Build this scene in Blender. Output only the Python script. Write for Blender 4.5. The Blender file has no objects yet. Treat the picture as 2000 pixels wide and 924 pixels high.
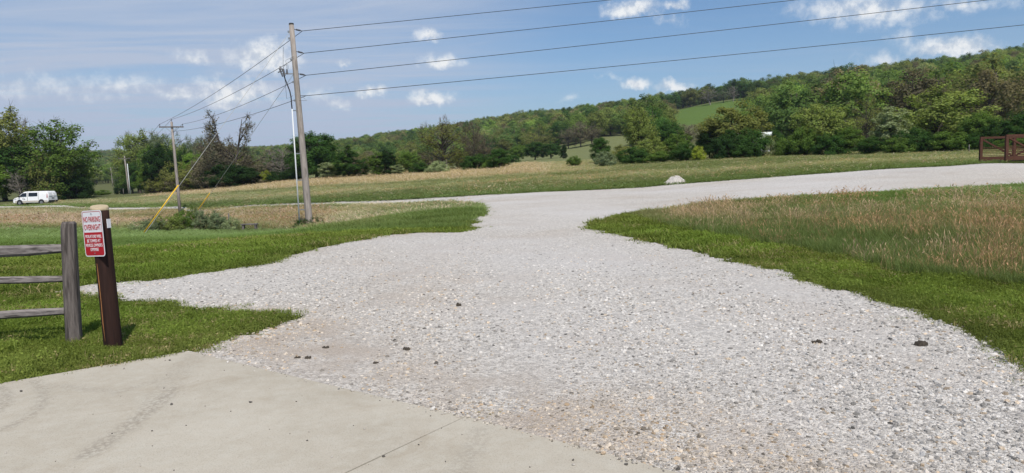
import bpy, math, random
import numpy as np
from mathutils import Vector, Matrix, Euler
from mathutils.geometry import delaunay_2d_cdt

R = math.radians
rng = np.random.default_rng(7)
random.seed(7)
SC = bpy.context.scene
ROOT = SC.collection

# ------------------------------------------------------------------ camera
F_PX, PW, PH = 1380.0, 2000.0, 924.0
PITCH, ROLL, CAM_Z = R(4.98), R(1.6), 1.65
CAM = np.array([0.0, 0.0, CAM_Z])
_f = np.array([0, math.cos(PITCH), -math.sin(PITCH)])
_r0 = np.array([1.0, 0, 0]); _u0 = np.array([0, math.sin(PITCH), math.cos(PITCH)])
VR = math.cos(ROLL) * _r0 - math.sin(ROLL) * _u0
VU = math.sin(ROLL) * _r0 + math.cos(ROLL) * _u0
cd = bpy.data.cameras.new("camera"); cam = bpy.data.objects.new("camera", cd); ROOT.objects.link(cam)
cam.matrix_world = Matrix(((VR[0], VU[0], -_f[0], 0), (VR[1], VU[1], -_f[1], 0), (VR[2], VU[2], -_f[2], CAM_Z), (0, 0, 0, 1)))
cd.sensor_width = 36.0; cd.lens = 36.0 * F_PX / PW; cd.clip_start = 0.1; cd.clip_end = 12000
SC.camera = cam

# ------------------------------------------------------------------ light and exposure
SUN_TO = np.array([-0.30, 0.954]); SUN_EL = R(56)
sd = bpy.data.lights.new("sun", 'SUN'); sd.energy = 4.6; sd.angle = R(0.55); sd.color = (1.0, 0.935, 0.85)
sun = bpy.data.objects.new("sun", sd); ROOT.objects.link(sun)
_d = Vector((SUN_TO[0] * math.cos(SUN_EL), SUN_TO[1] * math.cos(SUN_EL), -math.sin(SUN_EL)))
sun.rotation_euler = _d.to_track_quat('-Z', 'Y').to_euler()
SC.view_settings.view_transform = 'Standard'; SC.view_settings.look = 'None'
SC.view_settings.exposure = 0.0; SC.view_settings.gamma = 1.0
SKY_STRENGTH = 0.108
SC.cycles.max_bounces = 6; SC.cycles.diffuse_bounces = 3; SC.cycles.transparent_max_bounces = 6

class NT:
    """short node-tree writer"""
    def __init__(s, nt): s.t = nt; s.t.nodes.clear()
    def n(s, typ, ins=None, **kw):
        nd = s.t.nodes.new(typ)
        for k, v in kw.items(): setattr(nd, k, v)
        for k, v in (ins or {}).items(): s.put(nd.inputs[k], v)
        return nd
    def put(s, sock, v):
        if isinstance(v, bpy.types.NodeSocket): s.t.links.new(v, sock)
        elif isinstance(v, bpy.types.Node): s.t.links.new(v.outputs[0], sock)
        else: sock.default_value = v
    def math(s, op, a, b=None, c=None, clamp=False):
        nd = s.t.nodes.new('ShaderNodeMath'); nd.operation = op; nd.use_clamp = clamp
        for i, v in enumerate((a, b, c)):
            if v is not None: s.put(nd.inputs[i], v)
        return nd.outputs[0]
    def vm(s, op, a, b=None):
        nd = s.t.nodes.new('ShaderNodeVectorMath'); nd.operation = op
        s.put(nd.inputs[0], a)
        if b is not None:
            s.put(nd.inputs['Scale' if op == 'SCALE' else 1], b)
        return nd.outputs['Value'] if op in ('DOT_PRODUCT', 'LENGTH', 'DISTANCE') else nd.outputs[0]
    def mix(s, f, a, b, blend='MIX'):
        nd = s.t.nodes.new('ShaderNodeMix'); nd.data_type = 'RGBA'; nd.blend_type = blend
        s.put(nd.inputs[0], f); s.put(nd.inputs[6], a); s.put(nd.inputs[7], b)
        return nd.outputs[2]
    def ss(s, v, lo, hi, a=0.0, b=1.0):
        nd = s.t.nodes.new('ShaderNodeMapRange'); nd.interpolation_type = 'SMOOTHSTEP'
        for i, x in enumerate((v, lo, hi, a, b)): s.put(nd.inputs[i], x)
        return nd.outputs[0]
    def noise(s, vec, scale, detail=4.0, rough=0.55, out=0, dist=0.0):
        nd = s.n('ShaderNodeTexNoise', {'Scale': scale, 'Detail': detail, 'Roughness': rough, 'Distortion': dist})
        if vec is not None: s.put(nd.inputs['Vector'], vec)
        return nd.outputs[out]

def pray(px, py):
    px = np.asarray(px, float); py = np.asarray(py, float)
    return _f + VR * ((px - PW / 2) / F_PX)[..., None] + VU * ((PH / 2 - py) / F_PX)[..., None]
def P(px, py, d): return CAM + pray(px, py) * np.asarray(d, float)[..., None]
def proj(x, y, z):
    v = np.stack([np.asarray(x, float), np.asarray(y, float), np.asarray(z, float)], -1) - CAM
    dep = v @ _f; dep = np.where(np.abs(dep) < 1e-6, 1e-6, dep)
    return PW / 2 + F_PX * (v @ VR) / dep, PH / 2 - F_PX * (v @ VU) / dep, dep

# sky with clouds
def make_world():
    w = bpy.data.worlds.new("World"); SC.world = w; w.use_nodes = True
    t = NT(w.node_tree)
    sky = t.n('ShaderNodeTexSky', sky_type='NISHITA', sun_disc=False)
    sky.sun_elevation = SUN_EL; sky.sun_rotation = math.atan2(-SUN_TO[0], -SUN_TO[1])
    sky.air_density = 1.0; sky.dust_density = 1.6; sky.ozone_density = 1.6; sky.altitude = 300
    D = t.n('ShaderNodeTexCoord').outputs['Generated']
    D = t.vm('NORMALIZE', D)
    sep = t.n('ShaderNodeSeparateXYZ', {0: D})
    up = t.math('MAXIMUM', sep.outputs[2], 0.015)
    # cumulus: (px, py, half width, half height, strength)
    cl = [(1236, 20, 52, 26, 1), (1322, 12, 22, 12, .75), (1310, 42, 26, 16, .45), (836, 70, 26, 15, .8), (380, 114, 42, 18, .55),
          (518, 116, 60, 36, .95), (460, 188, 74, 32, .85), (352, 184, 40, 14, .7), (672, 120, 13, 9, .65), (866, 122, 42, 17, .75),
          (840, 193, 42, 17, .95), (725, 182, 28, 15, .85), (668, 206, 36, 13, .5), (1243, 162, 32, 16, .95), (1318, 168, 38, 12, .85),
          (1858, 98, 66, 22, .95), (1690, 22, 115, 42, .72), (1740, 125, 64, 20, .5), (1880, 8, 80, 22, .5), (240, 165, 70, 26, .45),
          (1760, 80, 24, 30, .35), (1110, 193, 24, 10, .3), (90, 178, 150, 30, .36), (1195, 150, 30, 8, .3), (610, 190, 60, 20, .35)]
    nz = t.n('ShaderNodeTexNoise', {'Vector': D, 'Scale': 26.0, 'Detail': 5.0, 'Roughness': 0.62})
    off = t.vm('SCALE', t.vm('SUBTRACT', nz.outputs['Color'], (0.5, 0.5, 0.5)), 0.034)
    Dd = t.vm('ADD', D, off)
    tot = None; topl = None
    for (px, py, a, b, st) in cl:
        c = pray(px, py); c = c / np.linalg.norm(c)
        r_ = VR - c * (VR @ c); r_ /= np.linalg.norm(r_); u_ = np.cross(r_, c)
        rel = t.vm('SUBTRACT', Dd, tuple(c))
        s = t.math('MULTIPLY', t.vm('DOT_PRODUCT', rel, tuple(r_)), F_PX / a)
        q = t.math('MULTIPLY', t.vm('DOT_PRODUCT', rel, tuple(u_)), F_PX / b)
        q2 = t.math('MAXIMUM', q, t.math('MULTIPLY', q, -1.7))     # flatter below
        e = t.math('SQRT', t.math('ADD', t.math('MULTIPLY', s, s), t.math('MULTIPLY', q2, q2)))
        m = t.math('MULTIPLY', t.math('SUBTRACT', 1.35, e), st)
        tot = m if tot is None else t.math('MAXIMUM', tot, m)
    fine = t.noise(D, 60.0, 6.0, 0.6)
    dens = t.math('ADD', tot, t.math('MULTIPLY', t.math('SUBTRACT', fine, 0.5), 1.15))
    cum = t.ss(dens, 0.05, 1.12)
    # high veil: streaky, thicker to the upper left
    plane = t.n('ShaderNodeCombineXYZ', {0: t.math('DIVIDE', sep.outputs[0], up), 1: t.math('DIVIDE', sep.outputs[1], up), 2: 0.0})
    mp = t.n('ShaderNodeMapping', {'Vector': plane.outputs[0], 'Rotation': (0, 0, R(25)), 'Scale': (0.35, 1.1, 1)})
    v1 = t.noise(mp.outputs[0], 0.9, 6.0, 0.62, dist=0.6)
    cL = pray(150, 60); cL = cL / np.linalg.norm(cL)
    left = t.ss(t.vm('DOT_PRODUCT', D, tuple(cL)), 0.80, 0.99)
    veil = t.math('ADD', t.math('MULTIPLY', t.ss(v1, 0.42, 0.78), 0.22), t.math('MULTIPLY', t.math('MULTIPLY', left, t.ss(v1, 0.15, 0.66)), 1.0))
    low = t.ss(sep.outputs[2], 0.0, 0.20, 0.26, 0.0)
    veil = t.math('ADD', veil, low, clamp=True)
    skyc = t.mix(1.0, sky.outputs[0], (0.80, 0.97, 1.12, 1), 'MULTIPLY')
    K = 1.0 / SKY_STRENGTH
    c1 = t.mix(veil, skyc, (0.47 * K, 0.55 * K, 0.70 * K, 1))
    shade = t.ss(fine, 0.35, 0.6)
    cc = t.mix(shade, (0.62 * K, 0.68 * K, 0.76 * K, 1), (0.96 * K, 0.97 * K, 0.97 * K, 1))
    c2 = t.mix(t.math('MULTIPLY', cum, 0.92), c1, cc)
    bg = t.n('ShaderNodeBackground', {'Color': c2, 'Strength': SKY_STRENGTH})
    out = t.n('ShaderNodeOutputWorld'); t.t.links.new(bg.outputs[0], out.inputs[0])
    w.cycles.sampling_method = 'MANUAL'; w.cycles.sample_map_resolution = 512
make_world()

# ------------------------------------------------------------------ terrain
CP = [(600, 450, 35.8), (345, 423, 74), (65, 404, 95), (150, 405, 92), (0, 405, 98), (248, 380, 165), (218, 364, 300), (200, 357, 420),
      (1915, 320, 42), (2000, 319, 43), (2150, 316, 45), (2400, 310, 48), (1320, 358, 48), (1140, 440, 21.6), (930, 410, 30), (1035, 395, 35),
      (1000, 379, 45), (1150, 372, 46), (1280, 364, 47), (1400, 354, 47), (1600, 340, 46), (1750, 330, 45), (1900, 322, 43),
      (850, 386, 52), (700, 392, 58), (500, 400, 68), (350, 404, 80), (130, 403, 92), (2000, 362, 29), (1700, 380, 27), (1400, 400, 26),
      (1280, 412, 25), (1510, 528, 11.3), (1660, 573, 9.1), (1330, 487, 14.8), (1800, 450, 14), (2000, 480, 12), (2300, 480, 12), (2300, 360, 29),
      (430, 530, 13.2), (600, 492, 16), (750, 460, 20), (900, 455, 20.4), (100, 575, 10.9), (0, 500, 18), (200, 490, 19), (0, 450, 36),
      (275, 462, 33), (450, 470, 25), (200, 440, 45), (750, 430, 30), (-300, 500, 18), (-300, 450, 36), (-300, 415, 95),
      (1000, 332, 88), (1200, 326, 84), (1350, 318, 80), (1500, 310, 78), (1700, 304, 76), (1900, 297, 74), (2100, 290, 74), (2400, 280, 74),
      (850, 342, 95), (700, 350, 100), (600, 354, 106), (500, 363, 112), (400, 372, 118), (300, 378, 122), (160, 385, 120), (0, 398, 106),
      (1900, 282, 130), (1700, 290, 130), (1500, 297, 130), (1400, 290, 170), (2300, 265, 130),
      (1900, 218, 240), (1700, 238, 250), (1560, 250, 280), (2300, 190, 240),
      (2400, 125, 390), (2200, 128, 380), (2000, 135, 380), (1900, 152, 380), (1800, 166, 385), (1680, 174, 390), (1580, 184, 400), (1520, 192, 410), (1480, 196, 425),
      (1460, 194, 430), (1380, 205, 430), (1300, 224, 425), (1400, 247, 330), (1240, 262, 330),
      (1270, 226, 590), (1200, 226, 600), (1100, 238, 650), (1000, 246, 680), (900, 264, 750), (800, 274, 850), (700, 290, 950),
      (640, 297, 1000), (540, 299, 1200), (380, 305, 1350), (200, 311, 1500), (0, 316, 1500), (-300, 325, 1500),
      (1190, 272, 300), (1100, 296, 270), (1050, 312, 200), (1000, 303, 320), (900, 312, 330), (800, 320, 340), (600, 335, 360), (400, 347, 400), (200, 352, 500), (0, 362, 500), (-300, 372, 500)]
_cp = []
for (a, b, c) in CP:
    q = P(a, b, c); _cp.append((math.atan2(q[0], q[1]), math.log(math.hypot(q[0], q[1])), (q[2] - CAM_Z) / math.hypot(q[0], q[1])))
for a_ in (-60, -45, -30, -15, 0, 15, 30, 45, 60):
    for r_ in (6.0, 9.0):
        _cp.append((R(a_), math.log(r_), -CAM_Z / r_))
    _cp.append((R(a_), math.log(2600), 0.012)); _cp.append((R(a_), math.log(5000), 0.004))
_cp = np.array(_cp); _S = np.array([2.2, 1.0])
_X = _cp[:, :2] * _S
def _ker(d2): return np.where(d2 > 1e-12, 0.5 * d2 * np.log(np.maximum(d2, 1e-12)), 0)
_n = len(_X)
_A = np.zeros((_n + 3, _n + 3))
_A[:_n, :_n] = _ker(((_X[:, None] - _X[None]) ** 2).sum(-1)) + np.eye(_n) * 2e-4
_A[:_n, _n] = 1; _A[:_n, _n + 1:] = _X; _A[_n, :_n] = 1; _A[_n + 1:, :_n] = _X.T
_W = np.linalg.solve(_A, np.concatenate([_cp[:, 2], np.zeros(3)]))
def sstep(x, a, b):
    t = np.clip((x - a) / (b - a), 0, 1); return t * t * (3 - 2 * t)
def ground_z(x, y):
    x = np.asarray(x, float); y = np.asarray(y, float); shp = x.shape
    x = x.ravel(); y = y.ravel(); out = np.zeros(len(x))
    for s in range(0, len(x), 40000):
        xs, ys = x[s:s + 40000], y[s:s + 40000]
        az = np.arctan2(xs, ys); r = np.maximum(np.hypot(xs, ys), 0.3)
        azc = np.clip(az, R(-60), R(60)); rc = np.clip(r, 6, 5000)
        q = np.stack([azc, np.log(rc)], -1) * _S
        e = _ker(((q[:, None] - _X[None]) ** 2).sum(-1)) @ _W[:_n] + _W[_n] + q @ _W[_n + 1:]
        z = CAM_Z + e * rc
        z = z * sstep(r, 9.0, 17.0)
        z = z * (1 - sstep(np.abs(az), R(62), R(115)) * 0.9)
        out[s:s + 40000] = z
    return out.reshape(shp)
def hit(px, py, dmax=1800.0):
    """point where the sight line through a photo pixel meets the ground"""
    px = np.atleast_1d(np.asarray(px, float)); py = np.atleast_1d(np.asarray(py, float))
    ts = np.exp(np.linspace(math.log(1.5), math.log(dmax), 500))
    res = np.full((len(px), 3), np.nan)
    for i in range(len(px)):
        q = CAM + pray(px[i], py[i])[None] * ts[:, None]
        h = q[:, 2] - ground_z(q[:, 0], q[:, 1])
        k = np.argmax(h < 0)
        if h[k] < 0 and k > 0:
            a = h[k - 1] / (h[k - 1] - h[k]); t = ts[k - 1] + (ts[k] - ts[k - 1]) * a
            res[i] = CAM + pray(px[i], py[i]) * t
    return res
def on_ground(px, d):
    """ground point below the photo column px, at depth d"""
    q = P(px, 350, d); return np.array([q[0], q[1], float(ground_z(q[0], q[1]))])

def inpoly(x, y, poly):
    c = np.zeros(np.shape(x), bool); n = len(poly); j = n - 1
    for i in range(n):
        xi, yi = poly[i]; xj, yj = poly[j]
        if yi != yj:
            c ^= ((yi > y) != (yj > y)) & (x < (xj - xi) * (y - yi) / (yj - yi) + xi)
        j = i
    return c

# ------------------------------------------------------------------ object helpers
def props(o, label=None, cat=None, group=None, kind=None):
    if label: o['label'] = label
    if cat: o['category'] = cat
    if group: o['group'] = group
    if kind: o['kind'] = kind
    return o
def thing(name, loc, label, cat, group=None, rotz=0.0):
    o = bpy.data.objects.new(name, None); ROOT.objects.link(o); o.empty_display_size = 0.2
    o.location = tuple(loc); o.rotation_euler = (0, 0, rotz)
    return props(o, label, cat, group)
def link(name, me, m=None, parent=None, loc=None):
    o = bpy.data.objects.new(name, me); ROOT.objects.link(o)
    if m is not None and len(me.materials) == 0: me.materials.append(m)
    if parent: o.parent = parent
    if loc is not None: o.location = tuple(loc)
    return o
def mesh(name, v, f, m=None, smooth=False):
    me = bpy.data.meshes.new(name)
    me.from_pydata([tuple(map(float, p)) for p in v], [], [tuple(int(i) for i in q) for q in f])
    if m: me.materials.append(m)
    if smooth: me.polygons.foreach_set('use_smooth', [True] * len(me.polygons))
    me.update(); return me
def qmesh(name, v, f, m=None, smooth=False):
    """fast mesh from arrays of equal-sized faces"""
    me = bpy.data.meshes.new(name); v = np.asarray(v, np.float32); f = np.asarray(f, np.int32); k = f.shape[1]
    me.vertices.add(len(v)); me.vertices.foreach_set('co', v.ravel())
    me.loops.add(f.size); me.loops.foreach_set('vertex_index', f.ravel())
    me.polygons.add(len(f)); me.polygons.foreach_set('loop_start', np.arange(len(f), dtype=np.int32) * k)
    if smooth: me.polygons.foreach_set('use_smooth', np.ones(len(f), bool))
    if m: me.materials.append(m)
    me.update(calc_edges=True); me.validate(); return me

class MB:
    def __init__(s): s.v = []; s.f = []
    def add(s, v, f):
        b = len(s.v); s.v += [tuple(p) for p in v]; s.f += [tuple(i + b for i in q) for q in f]; return s
    def box(s, c, h, M=None):
        v = [Vector((x * h[0], y * h[1], z * h[2])) for x in (-1, 1) for y in (-1, 1) for z in (-1, 1)]
        if M is not None: v = [M @ p for p in v]
        v = [p + Vector(c) for p in v]
        return s.add(v, [(0, 1, 3, 2), (4, 6, 7, 5), (0, 4, 5, 1), (2, 3, 7, 6), (0, 2, 6, 4), (1, 5, 7, 3)])
    def beam(s, a, b, w, h, up=(0, 0, 1)):
        a = Vector(a); b = Vector(b); d = (b - a); L = d.length; d.normalize()
        x = d.cross(Vector(up)).normalized(); y = x.cross(d)
        M = Matrix((x, d, y)).transposed()
        return s.box((a + b) / 2, (w / 2, L / 2, h / 2), M)
    def tube(s, pts, rad, n=8, cap=True):
        pts = [Vector(p) for p in pts]; rad = [rad] * len(pts) if not hasattr(rad, '__len__') else rad
        b = len(s.v); ref = None
        for i, p in enumerate(pts):
            d = (pts[min(i + 1, len(pts) - 1)] - pts[max(i - 1, 0)]).normalized()
            if ref is None:
                ref = Vector((1, 0, 0)) if abs(d.x) < .8 else Vector((0, 1, 0))
            x = (ref - d * ref.dot(d)).normalized(); ref = x; y = d.cross(x)
            for k in range(n):
                a = 2 * math.pi * k / n; s.v.append(tuple(p + (x * math.cos(a) + y * math.sin(a)) * rad[i]))
        for i in range(len(pts) - 1):
            for k in range(n):
                k2 = (k + 1) % n
                s.f.append((b + i * n + k, b + i * n + k2, b + (i + 1) * n + k2, b + (i + 1) * n + k))
        if cap:
            s.f.append(tuple(b + k for k in range(n))[::-1]); e = b + (len(pts) - 1) * n; s.f.append(tuple(e + k for k in range(n)))
        return s
    def prism(s, poly, y0, y1):
        n = len(poly); b = len(s.v)
        s.v += [(p[0], y0, p[1]) for p in poly] + [(p[0], y1, p[1]) for p in poly]
        s.f.append(tuple(b + i for i in range(n))); s.f.append(tuple(b + n + i for i in range(n))[::-1])
        for i in range(n):
            j = (i + 1) % n; s.f.append((b + i, b + n + i, b + n + j, b + j))
        return s
    def build(s, name, m, parent=None, smooth=False, bevel=0.0, loc=None):
        me = mesh(name, s.v, s.f, m, smooth); o = link(name, me, None, parent, loc)
        if bevel:
            md = o.modifiers.new('bevel', 'BEVEL'); md.width = bevel; md.segments = 2; md.limit_method = 'ANGLE'
        return o

def scatter(name, pts, rot, scl, idx, col, sources, matl, kind='stuff'):
    """one object of instanced clumps: points carry rotation, scale, variant and colour"""
    coll = bpy.data.collections.new(name + "_sources")
    for i, me in enumerate(sources):
        so = bpy.data.objects.new("%s_source.%03d" % (name, i), me); coll.objects.link(so)
        if not len(me.materials): me.materials.append(matl)
    me = bpy.data.meshes.new(name); n = len(pts)
    me.vertices.add(n); me.vertices.foreach_set('co', np.asarray(pts, np.float32).ravel())
    a = me.attributes.new('rot', 'FLOAT_VECTOR', 'POINT'); a.data.foreach_set('vector', np.asarray(rot, np.float32).ravel())
    a = me.attributes.new('scl', 'FLOAT_VECTOR', 'POINT'); a.data.foreach_set('vector', np.asarray(scl, np.float32).ravel())
    a = me.attributes.new('idx', 'INT', 'POINT'); a.data.foreach_set('value', np.asarray(idx, np.int32))
    a = me.attributes.new('col', 'FLOAT_COLOR', 'POINT')
    c4 = np.ones((n, 4), np.float32); c4[:, :3] = col; a.data.foreach_set('color', c4.ravel())
    o = link(name, me); props(o, kind=kind)
    g = bpy.data.node_groups.new(name, 'GeometryNodeTree')
    g.interface.new_socket('Geometry', in_out='INPUT', socket_type='NodeSocketGeometry')
    g.interface.new_socket('Geometry', in_out='OUTPUT', socket_type='NodeSocketGeometry')
    N, L = g.nodes, g.links
    gi = N.new('NodeGroupInput'); go = N.new('NodeGroupOutput'); ip = N.new('GeometryNodeInstanceOnPoints')
    ci = N.new('GeometryNodeCollectionInfo'); ci.inputs['Collection'].default_value = coll
    ci.inputs['Separate Children'].default_value = True; ci.inputs['Reset Children'].default_value = True
    def attr(nm, dt):
        q = N.new('GeometryNodeInputNamedAttribute'); q.data_type = dt; q.inputs['Name'].default_value = nm; return q.outputs[0]
    e2r = N.new('FunctionNodeEulerToRotation'); L.new(attr('rot', 'FLOAT_VECTOR'), e2r.inputs[0])
    L.new(gi.outputs[0], ip.inputs['Points']); L.new(ci.outputs[0], ip.inputs['Instance']); ip.inputs['Pick Instance'].default_value = True
    L.new(attr('idx', 'INT'), ip.inputs['Instance Index']); L.new(e2r.outputs[0], ip.inputs['Rotation'])
    L.new(attr('scl', 'FLOAT_VECTOR'), ip.inputs['Scale']); L.new(ip.outputs[0], go.inputs[0])
    md = o.modifiers.new('scatter', 'NODES'); md.node_group = g
    return o

# ------------------------------------------------------------------ materials
def newmat(name):
    m = bpy.data.materials.new(name); m.use_nodes = True; return m, NT(m.node_tree)
def finish(t, col, rough=0.8, bump=None, spec=0.3, metal=0.0, bstr=0.5, bdist=0.02):
    b = t.n('ShaderNodeBsdfPrincipled', {'Base Color': col, 'Roughness': rough, 'Metallic': metal, 'Specular IOR Level': spec})
    if bump is not None:
        bp = t.n('ShaderNodeBump', {'Strength': bstr, 'Distance': bdist, 'Height': bump}); t.t.links.new(bp.outputs[0], b.inputs['Normal'])
    o = t.n('ShaderNodeOutputMaterial'); t.t.links.new(b.outputs[0], o.inputs[0])
def plain(name, col, rough=0.6, metal=0.0, var=0.15, scale=6.0, spec=0.4):
    m, t = newmat(name)
    co = t.n('ShaderNodeTexCoord').outputs['Object']
    nz = t.noise(co, scale, 5.0, 0.6)
    c = t.mix(nz, tuple(x * (1 - var) for x in col) + (1,), tuple(min(1, x * (1 + var)) for x in col) + (1,))
    finish(t, c, rough, None, spec, metal); return m
def wood(name, c_lo, c_hi, crack=0.35, stretch=(18, 18, 1.2), bstr=0.5):
    m, t = newmat(name); co = t.n('ShaderNodeTexCoord').outputs['Object']
    mp = t.n('ShaderNodeMapping', {'Vector': co, 'Scale': stretch}).outputs[0]
    g = t.noise(mp, 2.2, 6.0, 0.65); w = t.noise(co, 2.5, 3.0)
    c = t.mix(t.ss(g, 0.3, 0.72), c_lo + (1,), c_hi + (1,))
    c = t.mix(t.math('MULTIPLY', w, 0.35), c, tuple(x * 0.6 for x in c_lo) + (1,))
    ck = t.ss(t.noise(mp, 1.1, 2.0, 0.4), 0.35, 0.42)
    c = t.mix(t.math('MULTIPLY', t.math('SUBTRACT', 1.0, ck), crack), c, tuple(x * 0.4 for x in c_lo) + (1,))
    finish(t, c, 0.85, t.math('MULTIPLY', g, ck), 0.2, bstr=bstr, bdist=0.01); return m
def leafmat(name, src, trans=0.9, nscale=0.45, var=0.30):
    m, t = newmat(name)
    if src == 'object':
        col = t.n('ShaderNodeObjectInfo').outputs['Color']
    else:
        col = t.n('ShaderNodeAttribute', attribute_name='col', attribute_type='INSTANCER').outputs['Color']
    g = t.n('ShaderNodeNewGeometry')
    co = t.n('ShaderNodeTexCoord').outputs['Object']
    nz = t.noise(co, nscale, 3.0, 0.6)
    f = t.math('ADD', t.math('MULTIPLY', nz, 2 * var), 1 - var)
    f = t.math('MULTIPLY', f, t.math('ADD', t.math('MULTIPLY', g.outputs['Random Per Island'], 0.5), 0.75))
    c = t.vm('SCALE', col, f)
    hue = t.n('ShaderNodeHueSaturation', {'Hue': t.math('ADD', 0.478, t.math('MULTIPLY', nz, 0.044)), 'Color': c})
    a = t.n('ShaderNodeBsdfDiffuse', {'Color': hue.outputs[0], 'Roughness': 0.5})
    b = t.n('ShaderNodeBsdfTranslucent', {'Color': t.vm('SCALE', t.vm('MULTIPLY', hue.outputs[0], (1.0, 1.0, 0.6)), trans)})
    m2 = t.n('ShaderNodeAddShader'); t.t.links.new(a.outputs[0], m2.inputs[0]); t.t.links.new(b.outputs[0], m2.inputs[1])
    o = t.n('ShaderNodeOutputMaterial'); t.t.links.new(m2.outputs[0], o.inputs[0]); return m

M_leaf = leafmat('leaf', 'object')
M_leaf_far = leafmat('leaf_far', 'inst', nscale=0.3)
M_grass = leafmat('grass_blade', 'inst', trans=0.8, nscale=3.0, var=0.15)
M_bark = wood('bark', (0.055, 0.045, 0.036), (0.13, 0.11, 0.09), 0.3, (3, 3, .5))
M_pale_bark = wood('pale_bark', (0.17, 0.15, 0.125), (0.30, 0.27, 0.23), 0.2, (3, 3, .5))
M_grey_wood = wood('weathered_grey_wood', (0.10, 0.088, 0.082), (0.25, 0.225, 0.21), 0.6)
M_post_wood = wood('dark_weathered_wood', (0.075, 0.063, 0.057), (0.19, 0.165, 0.15), 0.6)
M_rail_wood = wood('weathered_rail_wood', (0.12, 0.105, 0.10), (0.30, 0.27, 0.255), 0.7, (1.2, 18, 18))
M_brown_post = wood('brown_stained_post', (0.020, 0.010, 0.008), (0.042, 0.020, 0.015), 0.3, (14, 14, .8), 0.3)
M_split = plain('raw_wood_split', (0.30, 0.13, 0.045), 0.9, 0, 0.4, 20)
M_cut = plain('sawn_wood_end', (0.42, 0.34, 0.22), 0.9, 0, 0.25, 30)
M_pole = wood('utility_pole_wood', (0.24, 0.208, 0.18), (0.41, 0.365, 0.325), 0.4, (9, 9, .35), 0.4)
M_pole_top = plain('pole_cap_tar', (0.03, 0.028, 0.026), 0.8)
M_wire = plain('weathered_wire', (0.035, 0.037, 0.04), 0.5, 0.6)
M_steel = plain('galvanised_steel', (0.34, 0.35, 0.36), 0.45, 0.7)
M_guy = plain('bright_guy_strand', (0.55, 0.54, 0.50), 0.5, 0.2)
M_insul = plain('grey_insulator', (0.10, 0.10, 0.11), 0.5)
M_black = plain('black_rubber', (0.014, 0.014, 0.015), 0.6)
M_white_pipe = plain('white_conduit', (0.60, 0.62, 0.62), 0.5, 0, 0.06)
M_yellow = plain('yellow_plastic', (0.72, 0.44, 0.02), 0.45, 0, 0.1)
M_rust = plain('rusted_steel', (0.080, 0.031, 0.017), 0.85, 0.1, 0.4, 5)
M_van = plain('white_van_paint', (0.80, 0.80, 0.80), 0.28, 0, 0.03)
M_van_dirty = plain('dusty_white_paint', (0.50, 0.45, 0.39), 0.7, 0, 0.15)
M_glass = plain('dark_glass', (0.012, 0.014, 0.016), 0.08, 0, 0.1, spec=0.6)
M_red_lens = plain('red_lens', (0.30, 0.015, 0.012), 0.25)
M_lamp_lens = plain('clear_lens', (0.5, 0.52, 0.54), 0.15)
M_rim = plain('wheel_metal', (0.30, 0.30, 0.31), 0.4, 0.6)
M_sign_white = plain('sign_white', (0.74, 0.74, 0.76), 0.4, 0, 0.03)
M_sign_red = plain('sign_red', (0.42, 0.012, 0.022), 0.4, 0, 0.05)
M_wall = plain('white_siding', (0.72, 0.72, 0.70), 0.7, 0, 0.05)
M_roof = plain('pale_metal_roof', (0.62, 0.66, 0.62), 0.5, 0, 0.06)
M_dung = plain('dark_clod', (0.052, 0.042, 0.030), 0.9, 0, 0.5, 40)

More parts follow.
